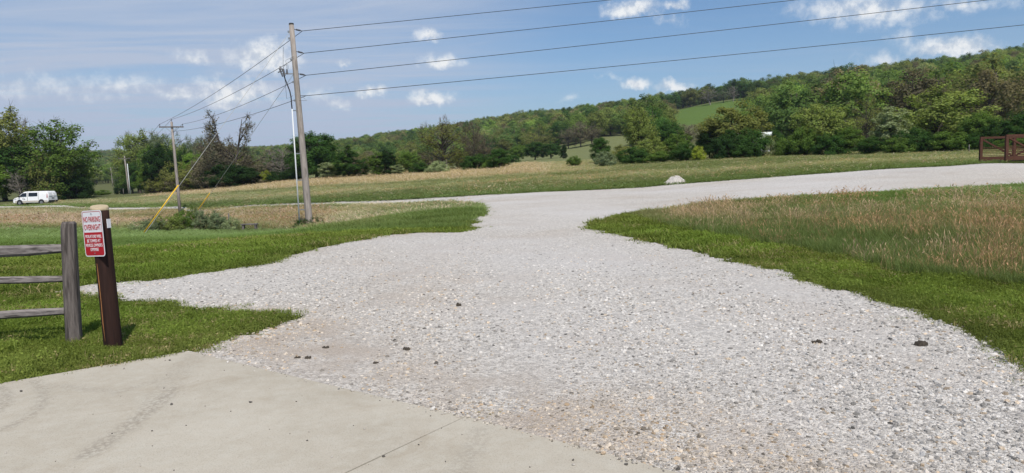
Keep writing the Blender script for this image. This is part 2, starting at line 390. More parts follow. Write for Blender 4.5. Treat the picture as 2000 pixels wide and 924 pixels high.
def gravel_mat(stone=False):
    m, t = newmat('gravel_stone' if stone else 'gravel')
    if stone:
        col = t.n('ShaderNodeAttribute', attribute_name='col', attribute_type='INSTANCER').outputs['Color']
        co = t.n('ShaderNodeTexCoord').outputs['Object']
        nz = t.noise(co, 3.0, 4.0)
        c = t.mix(nz, t.vm('SCALE', col, 0.75), t.vm('SCALE', col, 1.2))
        finish(t, c, 0.9, nz, 0.2, bstr=0.3, bdist=0.2); return m
    co = t.n('ShaderNodeTexCoord').outputs['Object']
    def vor(scale, feat='F1'):
        return t.n('ShaderNodeTexVoronoi', {'Vector': co, 'Scale': scale, 'Randomness': 1.0}, feature=feat)
    v1 = vor(46.0); v2 = vor(110.0); v3 = vor(22.0)
    r1 = t.n('ShaderNodeSeparateColor', {0: v1.outputs['Color']}); r2 = t.n('ShaderNodeSeparateColor', {0: v2.outputs['Color']}); r3 = t.n('ShaderNodeSeparateColor', {0: v3.outputs['Color']})
    tone = t.math('ADD', t.math('ADD', t.math('MULTIPLY', r1.outputs[0], 0.42), t.math('MULTIPLY', r2.outputs[0], 0.28)), t.math('MULTIPLY', r3.outputs[1], 0.30))
    tone = t.ss(tone, 0.15, 0.85)
    c = t.mix(tone, (0.28, 0.259, 0.23, 1), (0.69, 0.65, 0.585, 1))
    dark = t.ss(r1.outputs[2], 0.93, 0.97); c = t.mix(t.math('MULTIPLY', dark, 0.6), c, (0.13, 0.12, 0.12, 1))
    tanp = t.ss(r2.outputs[2], 0.86, 0.95); c = t.mix(t.math('MULTIPLY', tanp, 0.5), c, (0.50, 0.40, 0.30, 1))
    # fines and dirt: patches with a shape of their own
    d1 = t.noise(co, 0.42, 5.0, 0.6); d2 = t.noise(co, 1.7, 4.0, 0.6)
    dust = t.n('ShaderNodeAttribute', attribute_name='dirt').outputs['Fac']
    dm = t.math('ADD', t.math('MULTIPLY', t.ss(d1, 0.45, 0.66), 0.40), t.math('MULTIPLY', t.math('MULTIPLY', dust, t.ss(d2, 0.3, 0.6)), 0.75), clamp=True)
    c = t.mix(dm, c, t.mix(r2.outputs[1], (0.33, 0.27, 0.21, 1), (0.47, 0.41, 0.345, 1)))
    big = t.noise(co, 0.11, 3.0, 0.5); c = t.mix(t.ss(big, 0.35, 0.7), c, t.mix(0.5, c, (0.58, 0.565, 0.55, 1)))
    h = t.math('ADD', t.math('MULTIPLY', t.math('SUBTRACT', 1.0, v1.outputs['Distance']), 0.6), t.math('MULTIPLY', t.math('SUBTRACT', 1.0, v2.outputs['Distance']), 0.35))
    finish(t, c, 0.92, h, 0.15, bstr=0.9, bdist=0.022); return m
M_gravel = gravel_mat(); M_stone = gravel_mat(True)

def ground_mat():
    m, t = newmat('field_ground'); co = t.n('ShaderNodeTexCoord').outputs['Object']
    col = t.n('ShaderNodeAttribute', attribute_name='soil').outputs['Color']
    a = t.noise(co, 0.5, 6.0, 0.65); b = t.noise(co, 7.0, 5.0, 0.7); e = t.noise(co, 45.0, 3.0, 0.7)
    f = t.math('ADD', 0.45, t.math('ADD', t.math('MULTIPLY', a, 0.5), t.math('ADD', t.math('MULTIPLY', b, 0.35), t.math('MULTIPLY', e, 0.3))))
    finish(t, t.vm('SCALE', col, f), 0.95, t.math('ADD', b, e), 0.05, bstr=0.6, bdist=0.05); return m
M_ground = ground_mat()

def concrete_mat():
    m, t = newmat('concrete'); co = t.n('ShaderNodeTexCoord').outputs['Object']
    a = t.noise(co, 0.8, 5.0, 0.6); b = t.noise(co, 9.0, 6.0, 0.7); e = t.noise(co, 120.0, 3.0, 0.7); f_ = t.noise(co, 420.0, 2.0, 0.7)
    c = t.mix(t.ss(a, 0.3, 0.7), (0.365, 0.325, 0.255, 1), (0.445, 0.405, 0.33, 1))
    c = t.mix(t.ss(b, 0.35, 0.75), c, t.mix(0.5, c, (0.48, 0.455, 0.385, 1)))
    c = t.mix(t.math('MULTIPLY', t.ss(e, 0.48, 0.70), 0.55), c, (0.22, 0.20, 0.165, 1))
    c = t.mix(t.math('MULTIPLY', t.ss(f_, 0.58, 0.72), 0.5), c, (0.60, 0.57, 0.5, 1))
    # faint tyre smears: long stretched streaks of dirt
    st = t.n('ShaderNodeAttribute', attribute_name='smear').outputs['Fac']
    tread = t.noise(co, 38.0, 3.0, 0.6)
    c = t.mix(t.math('MULTIPLY', t.math('MULTIPLY', st, t.ss(tread, 0.38, 0.60)), 0.55), c, (0.20, 0.175, 0.14, 1))
    dr = t.ss(t.noise(co, 2.3, 7.0, 0.72, dist=.8), 0.52, 0.72); c = t.mix(t.math('MULTIPLY', dr, 0.42), c, (0.30, 0.25, 0.18, 1))
    finish(t, c, 0.9, t.math('ADD', e, t.math('MULTIPLY', f_, 0.5)), 0.2, bstr=0.25, bdist=0.004); return m
M_conc = concrete_mat()

# ------------------------------------------------------------------ outlines read off the photograph, laid on the ground
def smooth_noise(n, amp, seed, octs=(3, 9, 27)):
    r = np.random.default_rng(seed); out = np.zeros(n); x = np.arange(n)
    for k, o in enumerate(octs):
        m_ = max(4, int(n * o / 60)); out += np.interp(x, np.linspace(0, n - 1, m_), r.normal(0, 1, m_)) * amp / (1.5 ** k)
    return out
UP = [(95, 575), (140, 565), (190, 558), (300, 549), (430, 531), (530, 513), (600, 493), (680, 474), (750, 461), (800, 456.5), (900, 455), (920, 441), (932, 420),
      (932, 407), (915, 399), (860, 396), (700, 400.5), (500, 406.5), (350, 409), (130, 407), (-60, 408)]
FAR = [(-60, 403), (130, 402.5), (350, 404.5), (500, 400.5), (600, 396.5), (700, 392.5), (850, 386.5), (1000, 379), (1150, 372), (1280, 364), (1400, 354.5), (1600, 340), (1750, 329.5),
       (1900, 322), (2000, 320), (2300, 315)]
RIGHT = [(2300, 350), (2000, 362), (1850, 371), (1700, 380), (1550, 388), (1400, 400), (1280, 412), (1200, 425), (1140, 438), (1150, 445), (1180, 452), (1250, 470), (1330, 487), (1420, 508),
         (1510, 528), (1610, 562), (1660, 573), (1760, 598), (1840, 630), (1900, 660), (1950, 690), (2000, 720), (2150, 820), (2400, 1050)]
LOW = [(1480, 1060), (1230, 940), (880, 850), (590, 785), (410, 722), (362, 698), (392, 686), (430, 674), (470, 660), (560, 635), (607, 620), (560, 614), (450, 608), (350, 601), (290, 591), (200, 584)]
def world_outline(pix):
    q = hit([p[0] for p in pix], [p[1] for p in pix]); return q[~np.isnan(q[:, 0])][:, :2]
_raw = np.concatenate([world_outline(UP), world_outline(FAR), world_outline(RIGHT), world_outline(LOW)])
def densify(poly, step=0.006, jag=0.095, seed=3):
    out = []
    n = len(poly)
    for i in range(n):
        a, b = poly[i], poly[(i + 1) % n]; L = np.linalg.norm(b - a); r = max(3.0, 0.5 * (np.linalg.norm(a) + np.linalg.norm(b)))
        k = max(1, int(L / (step * r)))
        for j in range(k): out.append(a + (b - a) * j / k)
    out = np.array(out); r = np.hypot(out[:, 0], out[:, 1])
    nx = smooth_noise(len(out), 1, seed, (12, 30, 60)); ny = smooth_noise(len(out), 1, seed + 1, (12, 30, 60))
    amp = jag * np.clip(r / 10, 0.6, 1.6)
    return out + np.stack([nx, ny], -1) * amp[:, None] * 0.6
GRAVEL = densify(_raw)

SLAB = world_outline([(-250, 803), (0, 757), (370, 692), (610, 752), (905, 822), (1250, 915), (1500, 985)])
SLAB = np.concatenate([SLAB, np.array([[SLAB[-1][0] + 1.5, -1.5], [-6.5, -1.5]])])
JOINT_A = hit(910, 823)[0][:2]; JOINT_B = hit(700, 924)[0][:2]

def gravel_dirt(x, y):
    """where fines and mud show between the stones (0..1)"""
    px, py, _ = proj(x, y, np.zeros_like(x))
    a = np.exp(-(((px - 560) / 170) ** 2 + ((py - 655) / 40) ** 2))
    b = np.exp(-(((py - (690 + (px - 600) * 0.235)) / 55) ** 2)) * (px > 450) * (py > 600)
    c = np.exp(-(((px - 1180) / 300) ** 2 + ((py - 850) / 70) ** 2)) * 0.8
    e = np.exp(-(((px - 130) / 60) ** 2 + ((py - 573) / 14) ** 2))
    f = np.exp(-(((px - 820) / 120) ** 2 + ((py - 560) / 60) ** 2)) * 0.5
    return np.clip(a + b * 0.7 + c + e + f, 0, 1)
def gravel_packed(x, y):
    """wheel tracks where the chips are pressed into the fines (0..1)"""
    w = np.zeros_like(x)
    for (c0, sl, cv, wd) in ((-1.5, -.075, .004, .32), (0.15, -.04, .003, .32), (1.9, .02, -.001, .36), (3.3, .06, -.002, .36)):
        xc = c0 + sl * (y - 4) + cv * (y - 4) ** 2
        w = np.maximum(w, np.exp(-((x - xc) / wd) ** 2))
    return w * sstep(y, 3.0, 6.0) * (1 - sstep(y, 22, 32)) * (.55 + .45 * np.sin(y * .9 + x * .7) ** 2)

def zones(x, y, z=None):
    """what grows where: returns tan share (0..1) and class 0 mown, 1 tall, 2 far pasture"""
    if z is None: z = ground_z(x, y)
    px, py, dep = proj(x, y, z); r = np.hypot(x, y)
    front = dep > 1
    tallL = inpoly(px, py, [(-900, 408), (130, 406), (350, 408), (600, 402), (860, 395), (935, 404), (925, 430), (902, 448), (800, 450), (700, 455), (610, 459), (450, 471), (225, 488), (0, 500), (-900, 520)])
    tallR = inpoly(px, py, [(1235, 420), (1400, 401), (1550, 389), (1700, 381), (1850, 372), (2000, 363), (2600, 345), (2600, 640), (2000, 560), (1900, 550), (1760, 537), (1620, 497), (1500, 478), (1330, 447)])
    tan = np.zeros_like(x); cls = np.zeros(x.shape, int)
    cls[(tallL | tallR) & front] = 1
    # left meadow
    tl = 0.62 * sstep(py, 400, 415) * (1 - sstep(py, 436, 458)) * (1 - 0.75 * sstep(px, 640, 840))
    tl = np.maximum(tl, 0.9 * np.exp(-(((px - 655) / 60) ** 2 + ((py - 422) / 9) ** 2)))
    tl = np.maximum(tl, 0.6 * np.exp(-(((px - 750) / 140) ** 2 + ((py - 404) / 5) ** 2)))
    tan = np.where(tallL, tl, tan)
    yc = 420 + (px - 1300) * 0.045
    tr = 0.8 * np.exp(-(((py - yc) / (22 + (px - 1300).clip(0) * 0.03)) ** 2))
    tr = np.maximum(tr, 0.30 * (py > yc))
    tan = np.where(tallR, tr, tan)
    far = front & ~tallL & ~tallR & (r > 40) & (py < np.interp(px, [p[0] for p in FAR], [p[1] for p in FAR]) + 1)
    cls[far] = 1
    yt = np.interp(px, [0, 160, 300, 400, 500, 600, 700, 850, 1000, 1200, 1350, 1500, 1700, 1900, 2400], [398, 385, 378, 372, 363, 354, 350, 342, 332, 326, 318, 310, 304, 297, 280])
    yr = np.interp(px, [p[0] for p in FAR], [p[1] for p in FAR])
    w = np.clip((py - yt) / np.maximum(yr - yt, 4), 0, 1)          # 0 at the tree line, 1 at the road
    tf = 1.0 * np.exp(-((w - 0.07) / 0.19) ** 4) * (1 - 0.75 * sstep(px, 950, 1250))
    tf = np.maximum(tf, (0.55 * np.exp(-((w - 0.55) / 0.2) ** 2)) * (1 - 0.6 * sstep(px, 640, 900)))
    tf = np.maximum(tf, 0.35 * np.exp(-((w - 0.45) / 0.3) ** 2))
    tan = np.where(far, tf, tan)
    past = front & (r > 125); cls[past] = 2
    tan = np.where(past, 0.35, tan)
    return tan, cls, px, py, dep

POST_FEET = [tuple(hit(145, 676)[0][:2]), tuple(hit(222, 683)[0][:2])]
def edge_dist(x, y, rmax=26):
    d = np.full(len(x), 9.0); near = np.hypot(x, y) < rmax; k = np.where(near)[0]
    o = GRAVEL[np.hypot(GRAVEL[:, 0], GRAVEL[:, 1]) < rmax + 2].astype(np.float32)
    for q in range(0, len(k), 4000):
        i = k[q:q + 4000]; d[i] = np.sqrt(((x[i, None].astype(np.float32) - o[None, :, 0]) ** 2 + (y[i, None].astype(np.float32) - o[None, :, 1]) ** 2).min(1))
    return d

# ground sheet: one sheet out to the horizon
def build_ground():
    az = np.concatenate([np.linspace(-180, -56, 40)[:-1], np.linspace(-56, 56, 760), np.linspace(56, 180, 40)[1:]])
    rr = np.concatenate([[0.0], np.exp(np.linspace(math.log(0.8), math.log(6000), 330))])
    A, Rr = np.meshgrid(np.radians(az), rr, indexing='ij')
    x = np.sin(A) * Rr; y = np.cos(A) * Rr; z = ground_z(x, y)
    tan, cls, px, py, dep = zones(x, y, z)
    ing = inpoly(x, y, _raw); ins = inpoly(x, y, SLAB)
    z2 = z - np.where(ing, 0.03 + 0.0012 * Rr, 0) - np.where(ins, 0.05, 0)
    c = np.zeros(x.shape + (3,))
    mown = np.array([0.050, 0.066, 0.020]); green = np.array([0.085, 0.115, 0.032]); tn = np.array([0.17, 0.15, 0.095]); past = np.array([0.17, 0.18, 0.085])
    c[:] = mown
    k = cls == 1; c[k] = green * (1 - tan[k])[:, None] + tn * tan[k][:, None]
    # far pastures
    k = cls == 2; c[k] = np.array([0.10, 0.11, 0.045])
    rad = np.hypot(x, y)
    pale = k & inpoly(px, py, [(960, 316), (1030, 312), (1100, 302), (1200, 262), (1240, 262), (1230, 300), (1180, 312), (1020, 335), (900, 345)])
    c[pale] = past
    pale = k & (rad < 330) & (px < 1250) & (px > 500); c[pale] = 0.5 * past + 0.5 * np.array([0.12, 0.14, 0.05])
    hillp = k & inpoly(px, py, HILL_PASTURE) & (rad > 300); c[hillp] = np.array([0.085, 0.135, 0.03])
    worn = np.exp(-(((px - 300) / 40) ** 2 + ((py - 683) / 9) ** 2)) + np.exp(-(((px - 270) / 30) ** 2 + ((py - 592) / 6) ** 2)) * .7
    worn = np.clip(worn * (rad < 12), 0, 1)[..., None]; c = c * (1 - worn) + np.array([0.38, 0.29, 0.18]) * worn
    rim = np.zeros(x.shape); kk = (rad < 24) & (rad > 3) & (dep > 1); rim[kk] = np.exp(-(edge_dist(x[kk], y[kk]) / .16) ** 2); rim = (rim * .8)[..., None]
    c = c * (1 - rim) + np.array([.23, .19, .13]) * rim
    na, nr = x.shape; idx = np.arange(na * nr).reshape(na, nr)
    f = np.stack([idx[:-1, :-1], idx[1:, :-1], idx[1:, 1:], idx[:-1, 1:]], -1).reshape(-1, 4)[:, ::-1]
    me = qmesh('ground', np.stack([x, y, z2], -1).reshape(-1, 3), f, M_ground, True)
    a = me.color_attributes.new('soil', 'FLOAT_COLOR', 'POINT'); c4 = np.ones((len(me.vertices), 4), np.float32)
    c4[:, :3] = c.reshape(-1, 3)[:len(c4)]; a.data.foreach_set('color', c4.ravel())
    props(link('ground', me), kind='structure')
HILL_PASTURE = [(1285, 228), (1330, 214), (1380, 203), (1460, 190), (1478, 196), (1476, 235), (1400, 245), (1320, 244)]
build_ground()

def build_sheet(name, outline, mat_, lift, dirt=None):
    xs = [(-52 + i * 0.4) for i in range(261)]; rs = np.exp(np.linspace(math.log(1.2), math.log(130), 120))
    A, Rr = np.meshgrid(np.radians(xs), rs); x = (np.sin(A) * Rr).ravel(); y = (np.cos(A) * Rr).ravel()
    k = inpoly(x, y, outline); x, y = x[k], y[k]
    pts = [Vector((float(a), float(b))) for a, b in outline] + [Vector((float(a), float(b))) for a, b in zip(x, y)]
    n = len(outline); edges = [(i, (i + 1) % n) for i in range(n)]
    vo, eo, fo, *_ = delaunay_2d_cdt(pts, edges, [list(range(n))], 1, 1e-5)
    v = np.array([(p[0], p[1]) for p in vo]); r = np.hypot(v[:, 0], v[:, 1])
    z = ground_z(v[:, 0], v[:, 1]) + lift + 0.0006 * r
    me = mesh(name, np.column_stack([v, z]), fo, mat_, True)
    nn = np.array([p.normal.z for p in me.polygons])
    if nn.mean() < 0: me.flip_normals()
    if dirt is not None:
        a = me.attributes.new('dirt', 'FLOAT', 'POINT'); a.data.foreach_set('value', dirt(v[:, 0], v[:, 1]).astype(np.float32))
    return props(link(name, me), kind='structure')
build_sheet('gravel_lot', GRAVEL, M_gravel, 0.010, gravel_dirt)

def build_slab():
    # two pours with a sawn joint between them; a fine top grid carries the tyre smears
    jd = JOINT_B - JOINT_A; jd /= np.linalg.norm(jd); jn = np.array([-jd[1], jd[0]])
    def clip(poly, side):
        out = []; n = len(poly)
        for i in range(n):
            a, b = poly[i], poly[(i + 1) % n]; da = ((a - JOINT_A) @ jn) * side - 0.004; db = ((b - JOINT_A) @ jn) * side - 0.004
            if da >= 0: out.append(a)
            if (da > 0) != (db > 0): out.append(a + (b - a) * da / (da - db))
        return np.array(out)
    def smear(x, y):
        px, py, _ = proj(x, y, np.full_like(x, 0.03)); s = np.zeros_like(x)
        def line(pts, w, k):
            nonlocal s
            q = hit([p[0] for p in pts], [p[1] for p in pts])[:, :2]
            dmin = np.full_like(x, 9.0)
            for a, b in zip(q[:-1], q[1:]):
                ab = b - a; tt = np.clip(((x - a[0]) * ab[0] + (y - a[1]) * ab[1]) / (ab @ ab), 0, 1)
                dmin = np.minimum(dmin, np.hypot(x - a[0] - ab[0] * tt, y - a[1] - ab[1] * tt))
            s = np.maximum(s, k * (1 - sstep(dmin, w * 0.4, w)))
        line([(340, 768), (300, 805), (250, 845), (170, 900)], 0.10, 1.0)
        line([(383, 700), (350, 735), (300, 800)], 0.16, 0.4)
        line([(70, 752), (88, 775), (80, 800), (50, 830), (0, 850)], 0.06, .8)
        line([(0, 765), (15, 780), (10, 800), (-5, 812)], 0.06, .9)
        line([(60, 755), (140, 765), (230, 775), (330, 745)], 0.07, .45)
        line([(940, 850), (920, 900), (890, 940)], 0.10, .5)
        return s
    for side in (1, -1):
        out = densify(clip(SLAB, side), 0.02, 0.004, 11 + side)
        gx, gy = np.meshgrid(np.arange(-7, 4, 0.045), np.arange(-1.5, 8.5, 0.045)); gx, gy = gx.ravel(), gy.ravel()
        gx = gx + rng.uniform(-.012, .012, len(gx)); gy = gy + rng.uniform(-.012, .012, len(gy))
        k = inpoly(gx, gy, out); gx, gy = gx[k], gy[k]
        n = len(out); pts = [Vector((float(a), float(b))) for a, b in out] + [Vector((float(a), float(b))) for a, b in zip(gx, gy)]
        vo, eo, fo, *_ = delaunay_2d_cdt(pts, [(i, (i + 1) % n) for i in range(n)], [list(range(n))], 1, 1e-5)
        v = np.array([(p[0], p[1]) for p in vo]); z = np.full(len(v), 0.035)
        fs = [tuple(f) for f in fo]
        a0, b0, c0 = (v[i] for i in fs[0])
        if (b0[0] - a0[0]) * (c0[1] - a0[1]) - (b0[1] - a0[1]) * (c0[0] - a0[0]) < 0: fs = [f[::-1] for f in fs]
        V = [tuple(p) for p in np.column_stack([v, z])]
        b = len(V); V += [(p[0], p[1], -0.12) for p in out] + [(p[0], p[1], 0.035) for p in out]
        area = 0.5 * np.sum(out[:, 0] * np.roll(out[:, 1], -1) - np.roll(out[:, 0], -1) * out[:, 1])
        for i in range(n):
            j = (i + 1) % n; q = (b + i, b + j, b + n + j, b + n + i); fs.append(q if area > 0 else q[::-1])
        me = mesh('concrete_pad', V, fs, M_conc)
        at = me.attributes.new('smear', 'FLOAT', 'POINT'); sv = np.zeros(len(V), np.float32); sv[:len(v)] = smear(v[:, 0], v[:, 1]); at.data.foreach_set('value', sv)
        props(link('concrete_pad', me), kind='structure')
build_slab()

# ------------------------------------------------------------------ trees
def tubes_np(segs):
    """many 4-sided tapered tubes: list of (points, radii)"""
    V = []; Fc = []; b = 0
    for pts, rad in segs:
        pts = np.asarray(pts); m_ = len(pts)
        d = np.gradient(pts, axis=0); d /= np.linalg.norm(d, axis=1)[:, None] + 1e-9
        ref = np.where(np.abs(d[:, 2:3]) > .85, np.array([[1.0, 0, 0]]), np.array([[0, 0, 1.0]]))
        x = np.cross(d, ref); x /= np.linalg.norm(x, axis=1)[:, None] + 1e-9; y = np.cross(d, x)
        k = 6 if rad[0] > 0.09 else 3
        for i in range(m_):
            for q in range(k):
                a = 2 * math.pi * q / k; V.append(pts[i] + (x[i] * math.cos(a) + y[i] * math.sin(a)) * rad[i])
        for i in range(m_ - 1):
            for q in range(k):
                q2 = (q + 1) % k; Fc.append((b + i * k + q, b + i * k + q2, b + (i + 1) * k + q2, b + (i + 1) * k + q))
        b += m_ * k
    return np.array(V), np.array(Fc, np.int32)
def leaves_np(cen, nrm, size, r, fold=0.35):
    n = len(cen)
    nrm = nrm / (np.linalg.norm(nrm, axis=1)[:, None] + 1e-9)
    t = r.normal(size=(n, 3)); t -= nrm * (t * nrm).sum(1)[:, None]; t /= np.linalg.norm(t, axis=1)[:, None] + 1e-9
    s = np.cross(nrm, t); L = (size * r.uniform(.6, 1.35, n))[:, None]; w = L * r.uniform(.5, .8, (n, 1))
    v = np.stack([cen - t * L, cen + s * w + nrm * L * fold * r.uniform(-1, 1, (n, 1)), cen + t * L, cen - s * w], 1).reshape(-1, 3)
    return v, np.arange(4 * n, dtype=np.int32).reshape(n, 4)
KINDS = {  # height ~10 m; crown centre/half sizes, clumps, leaves per clump, leaf size, clump radius, twigs per clump
    'dense': dict(cz=5.4, rx=3.7, rz=4.5, nc=95, nl=160, ls=.135, cr=.92, tw=2, th=.22),
    'loose': dict(cz=5.5, rx=3.7, rz=4.5, nc=95, nl=105, ls=.125, cr=.90, tw=5, th=.2),
    'budding': dict(cz=6.0, rx=3.7, rz=4.1, nc=85, nl=60, ls=.10, cr=.85, tw=10, th=.22),
    'bare': dict(cz=6.2, rx=3.0, rz=4.0, nc=60, nl=0, ls=.1, cr=.8, tw=12, th=.22),
    'cedar': dict(cz=5.0, rx=3.0, rz=5.1, nc=115, nl=150, ls=.115, cr=.66, tw=0, th=.04),
    'slender': dict(cz=5.4, rx=1.7, rz=4.8, nc=58, nl=110, ls=.13, cr=.66, tw=4, th=.12),
    'bush': dict(cz=4.4, rx=5.2, rz=4.9, nc=75, nl=140, ls=.22, cr=1.4, tw=3, th=.02),
    'brush': dict(cz=4.6, rx=5.4, rz=5.0, nc=75, nl=62, ls=.19, cr=1.2, tw=12, th=.02),
    'half_bare': dict(cz=4.8, rx=3.9, rz=4.9, nc=95, nl=60, ls=.11, cr=.75, tw=11, th=.16),
    'far': dict(cz=5.8, rx=3.7, rz=4.2, nc=50, nl=110, ls=.20, cr=1.2, tw=0, th=.25),
    'far_bud': dict(cz=5.9, rx=3.6, rz=4.2, nc=46, nl=75, ls=.18, cr=1.15, tw=3, th=.25),
}
def gen_tree(kind, seed):
    k = KINDS[kind]; r = np.random.default_rng(seed)
    # crown envelope with uneven lobes
    lobes = r.normal(size=(7, 3)); lobes /= np.linalg.norm(lobes, axis=1)[:, None]; lw = r.uniform(-.30, .32, 7)
    d = r.normal(size=(k['nc'] * 6, 3)); d /= np.linalg.norm(d, axis=1)[:, None]
    rad = r.uniform(0.05, 1, len(d)) ** (0.42) * (1 + (np.maximum(d @ lobes.T, 0) ** 2 @ lw))
    c = d * rad[:, None] * np.array([k['rx'], k['rx'], k['rz']]) + np.array([0, 0, k['cz']])
    if kind == 'cedar':
        fz = np.clip(1.0 - (c[:, 2] - 1.0) / 9.6, 0.05, 1) ** 0.55; c[:, :2] *= (fz * 1.15)[:, None]
    if kind == 'half_bare':   # two tall sparse tops above a wide low tangle
        up_ = c[:, 2] > 6.0; side = np.where(c[:, 0] > 0, 1.0, -1.0)
        c[:, 0] = np.where(up_, side * 1.5 + c[:, 0] * 0.38, c[:, 0]); c[:, 1] = np.where(up_, c[:, 1] * 0.4, c[:, 1])
    low_cut = 0.5 if kind in ('bush', 'brush', 'cedar') else 1.3
    c = c[c[:, 2] > low_cut]
    keep = []   # spread the clumps
    for p in c:
        if len(keep) >= k['nc']: break
        if all(np.linalg.norm(p - q) > k['cr'] * 0.62 for q in keep[-60:]): keep.append(p)
    c = np.array(keep); n = len(c)
    # trunk and limbs
    segs = []; H = k['cz'] + k['rz'] * 0.72
    bend = np.cumsum(r.normal(0, .13, (6, 2)), axis=0); bend -= bend[0]
    tz = np.linspace(-0.25, H, 6); trunk = np.column_stack([bend, tz]); R0 = 0.24 if kind not in ('bush', 'brush', 'slender') else 0.10
    if kind in ('bush', 'brush'):
        for q in range(7):
            a = r.uniform(0, 6.28); segs.append((np.array([[0, 0, -.3], [1.4 * math.cos(a), 1.4 * math.sin(a), 2.2], [2.4 * math.cos(a), 2.4 * math.sin(a), 5.0]]), [.11, .07, .03]))
    else:
        segs.append((trunk, np.linspace(R0, 0.05, 6)))
    th = k['th'] * 10
    for p in c[r.permutation(n)[:n]]:
        h0 = np.clip(p[2] - np.hypot(p[0], p[1]) * r.uniform(.55, 1.1), min(th, p[2] * .8), H * .95)
        s = np.array([np.interp(h0, tz, trunk[:, 0]), np.interp(h0, tz, trunk[:, 1]), h0])
        if kind in ('bush', 'brush'): s = np.array([p[0] * .15, p[1] * .15, 0.2])
        if kind == 'half_bare' and p[2] > 5.6:
            sg = 1.0 if p[0] > 0 else -1.0; h1 = max(5.0, p[2] - r.uniform(.8, 2.0)); s = np.array([sg * (.55 + (h1 - 3) * .19), 0, h1])
        mid = s * .5 + p * .5 + np.array([0, 0, .25]) + r.normal(0, .18, 3)
        segs.append((np.array([s, mid, p]), [0.085 * (1 - h0 / 14), .045, .018]))
    if kind == 'half_bare':
        segs[0] = (trunk[:3], segs[0][1][:3])
        for sg in (-1.0, 1.0): segs.append((np.array([[0, 0, 1.6], [sg * .55, 0, 3.0], [sg * .95, .1, 5.0], [sg * 1.3, -.1, 7.0], [sg * 1.6, 0, 8.8]]), [.19, .16, .12, .08, .03]))
    # twigs
    for p in c:
        for q in range(k['tw']):
            dd = r.normal(size=3) + (p - np.array([0, 0, k['cz'] - 1.0])) / 3.0 + np.array([0, 0, .5]); dd /= np.linalg.norm(dd)
            L = r.uniform(.6, 1.5) * k['cr']; m_ = p + dd * L * .5 + r.normal(0, .07, 3)
            w = .020 if kind != 'bare' else .026
            segs.append((np.array([p - dd * .1, m_, p + dd * L]), [w, w * .7, w * .35]))
    tv, tf = tubes_np(segs)
    if k['nl'] == 0: return (tv, tf), None
    u = r.normal(size=(n, k['nl'], 3)); u /= np.linalg.norm(u, axis=-1, keepdims=True)
    q = u * (r.uniform(0, 1, (n, k['nl'], 1)) ** .45) * (k['cr'] * r.uniform(.6, 1.25, (n, 1, 1))) * np.array([1.0, 1.0, .95])
    cen = (c[:, None] + q).reshape(-1, 3)
    if kind == 'half_bare':
        z_ = cen[:, 2]; cen = cen[(z_ < 6.2) | (r.uniform(0, 1, len(cen)) < .55)]; u = r.normal(size=(1, len(cen), 3)); 
    out_ = cen - np.array([0, 0, k['cz'] - 1.0]); out_ /= np.linalg.norm(out_, axis=1)[:, None] + 1e-9
    nr_ = (u.reshape(-1, 3)[:len(cen)] * 0.7 + out_ * 0.5 + r.normal(0, .42, (len(cen), 3)) + np.array([0, 0, .38]))
    lv, lf = leaves_np(cen, nr_, k['ls'], r)
    ok = np.repeat(cen[:, 2] > 0.05, 4); 
    return (tv, tf), (lv, lf)
TREE = {}
def tree_meshes(kind, var):
    key = (kind, var)
    if key not in TREE:
        (tv, tf), lf = gen_tree(kind, 100 + var * 17 + sum(map(ord, kind)))
        tm = qmesh('trunk', tv, tf, M_pale_bark if kind in ('bare',) else M_bark)
        cm = qmesh('crown', lf[0], lf[1], M_leaf) if lf else None
        z = lf[0] if lf is not None else tv
        lo, hi = np.percentile(z, 0.5, axis=0), np.percentile(z, 99.5, axis=0)
        TREE[key] = (tm, cm, float(hi[2]), float(hi[0] - lo[0]))
    return TREE[key]
COL = dict(dark=(.036, .074, .018), mid=(.080, .128, .027), bright=(.118, .188, .034), yellow=(.20, .235, .034), olive=(.140, .152, .044), brown=(.128, .114, .076),
           pale=(.200, .235, .125), grey=(.125, .155, .085), light=(.155, .190, .052), deep=(.020, .042, .013))
_tv = 0
def plant(name, px, top, width, d, kind, col, label, cat='tree', group=None, base=None, lean=0.0):
    """a tree or bush whose outline fills that part of the picture, standing on the ground at depth d"""
    global _tv
    _tv += 1; tm, cm, h0, w0 = tree_meshes(kind, _tv % 3)
    g = on_ground(px, d)
    gpx, gpy, dep = proj(*g)
    H = max(0.3, (float(gpy) - top) * d / F_PX); W = 1.14 * width * d / F_PX
    t = thing(name, g, label, cat, group, random.uniform(0, 6.28) if kind != 'half_bare' else 0.3)
    t.scale = (W / w0, W / w0, H / h0); t.rotation_euler.y = lean
    a = link('trunk' if cm else 'trunk_and_twigs', tm, None, t)
    if cm:
        c = link('crown', cm, None, t); v = random.uniform(.88, 1.14); c.color = tuple(x * v for x in COL[col]) + (1,)
    return t

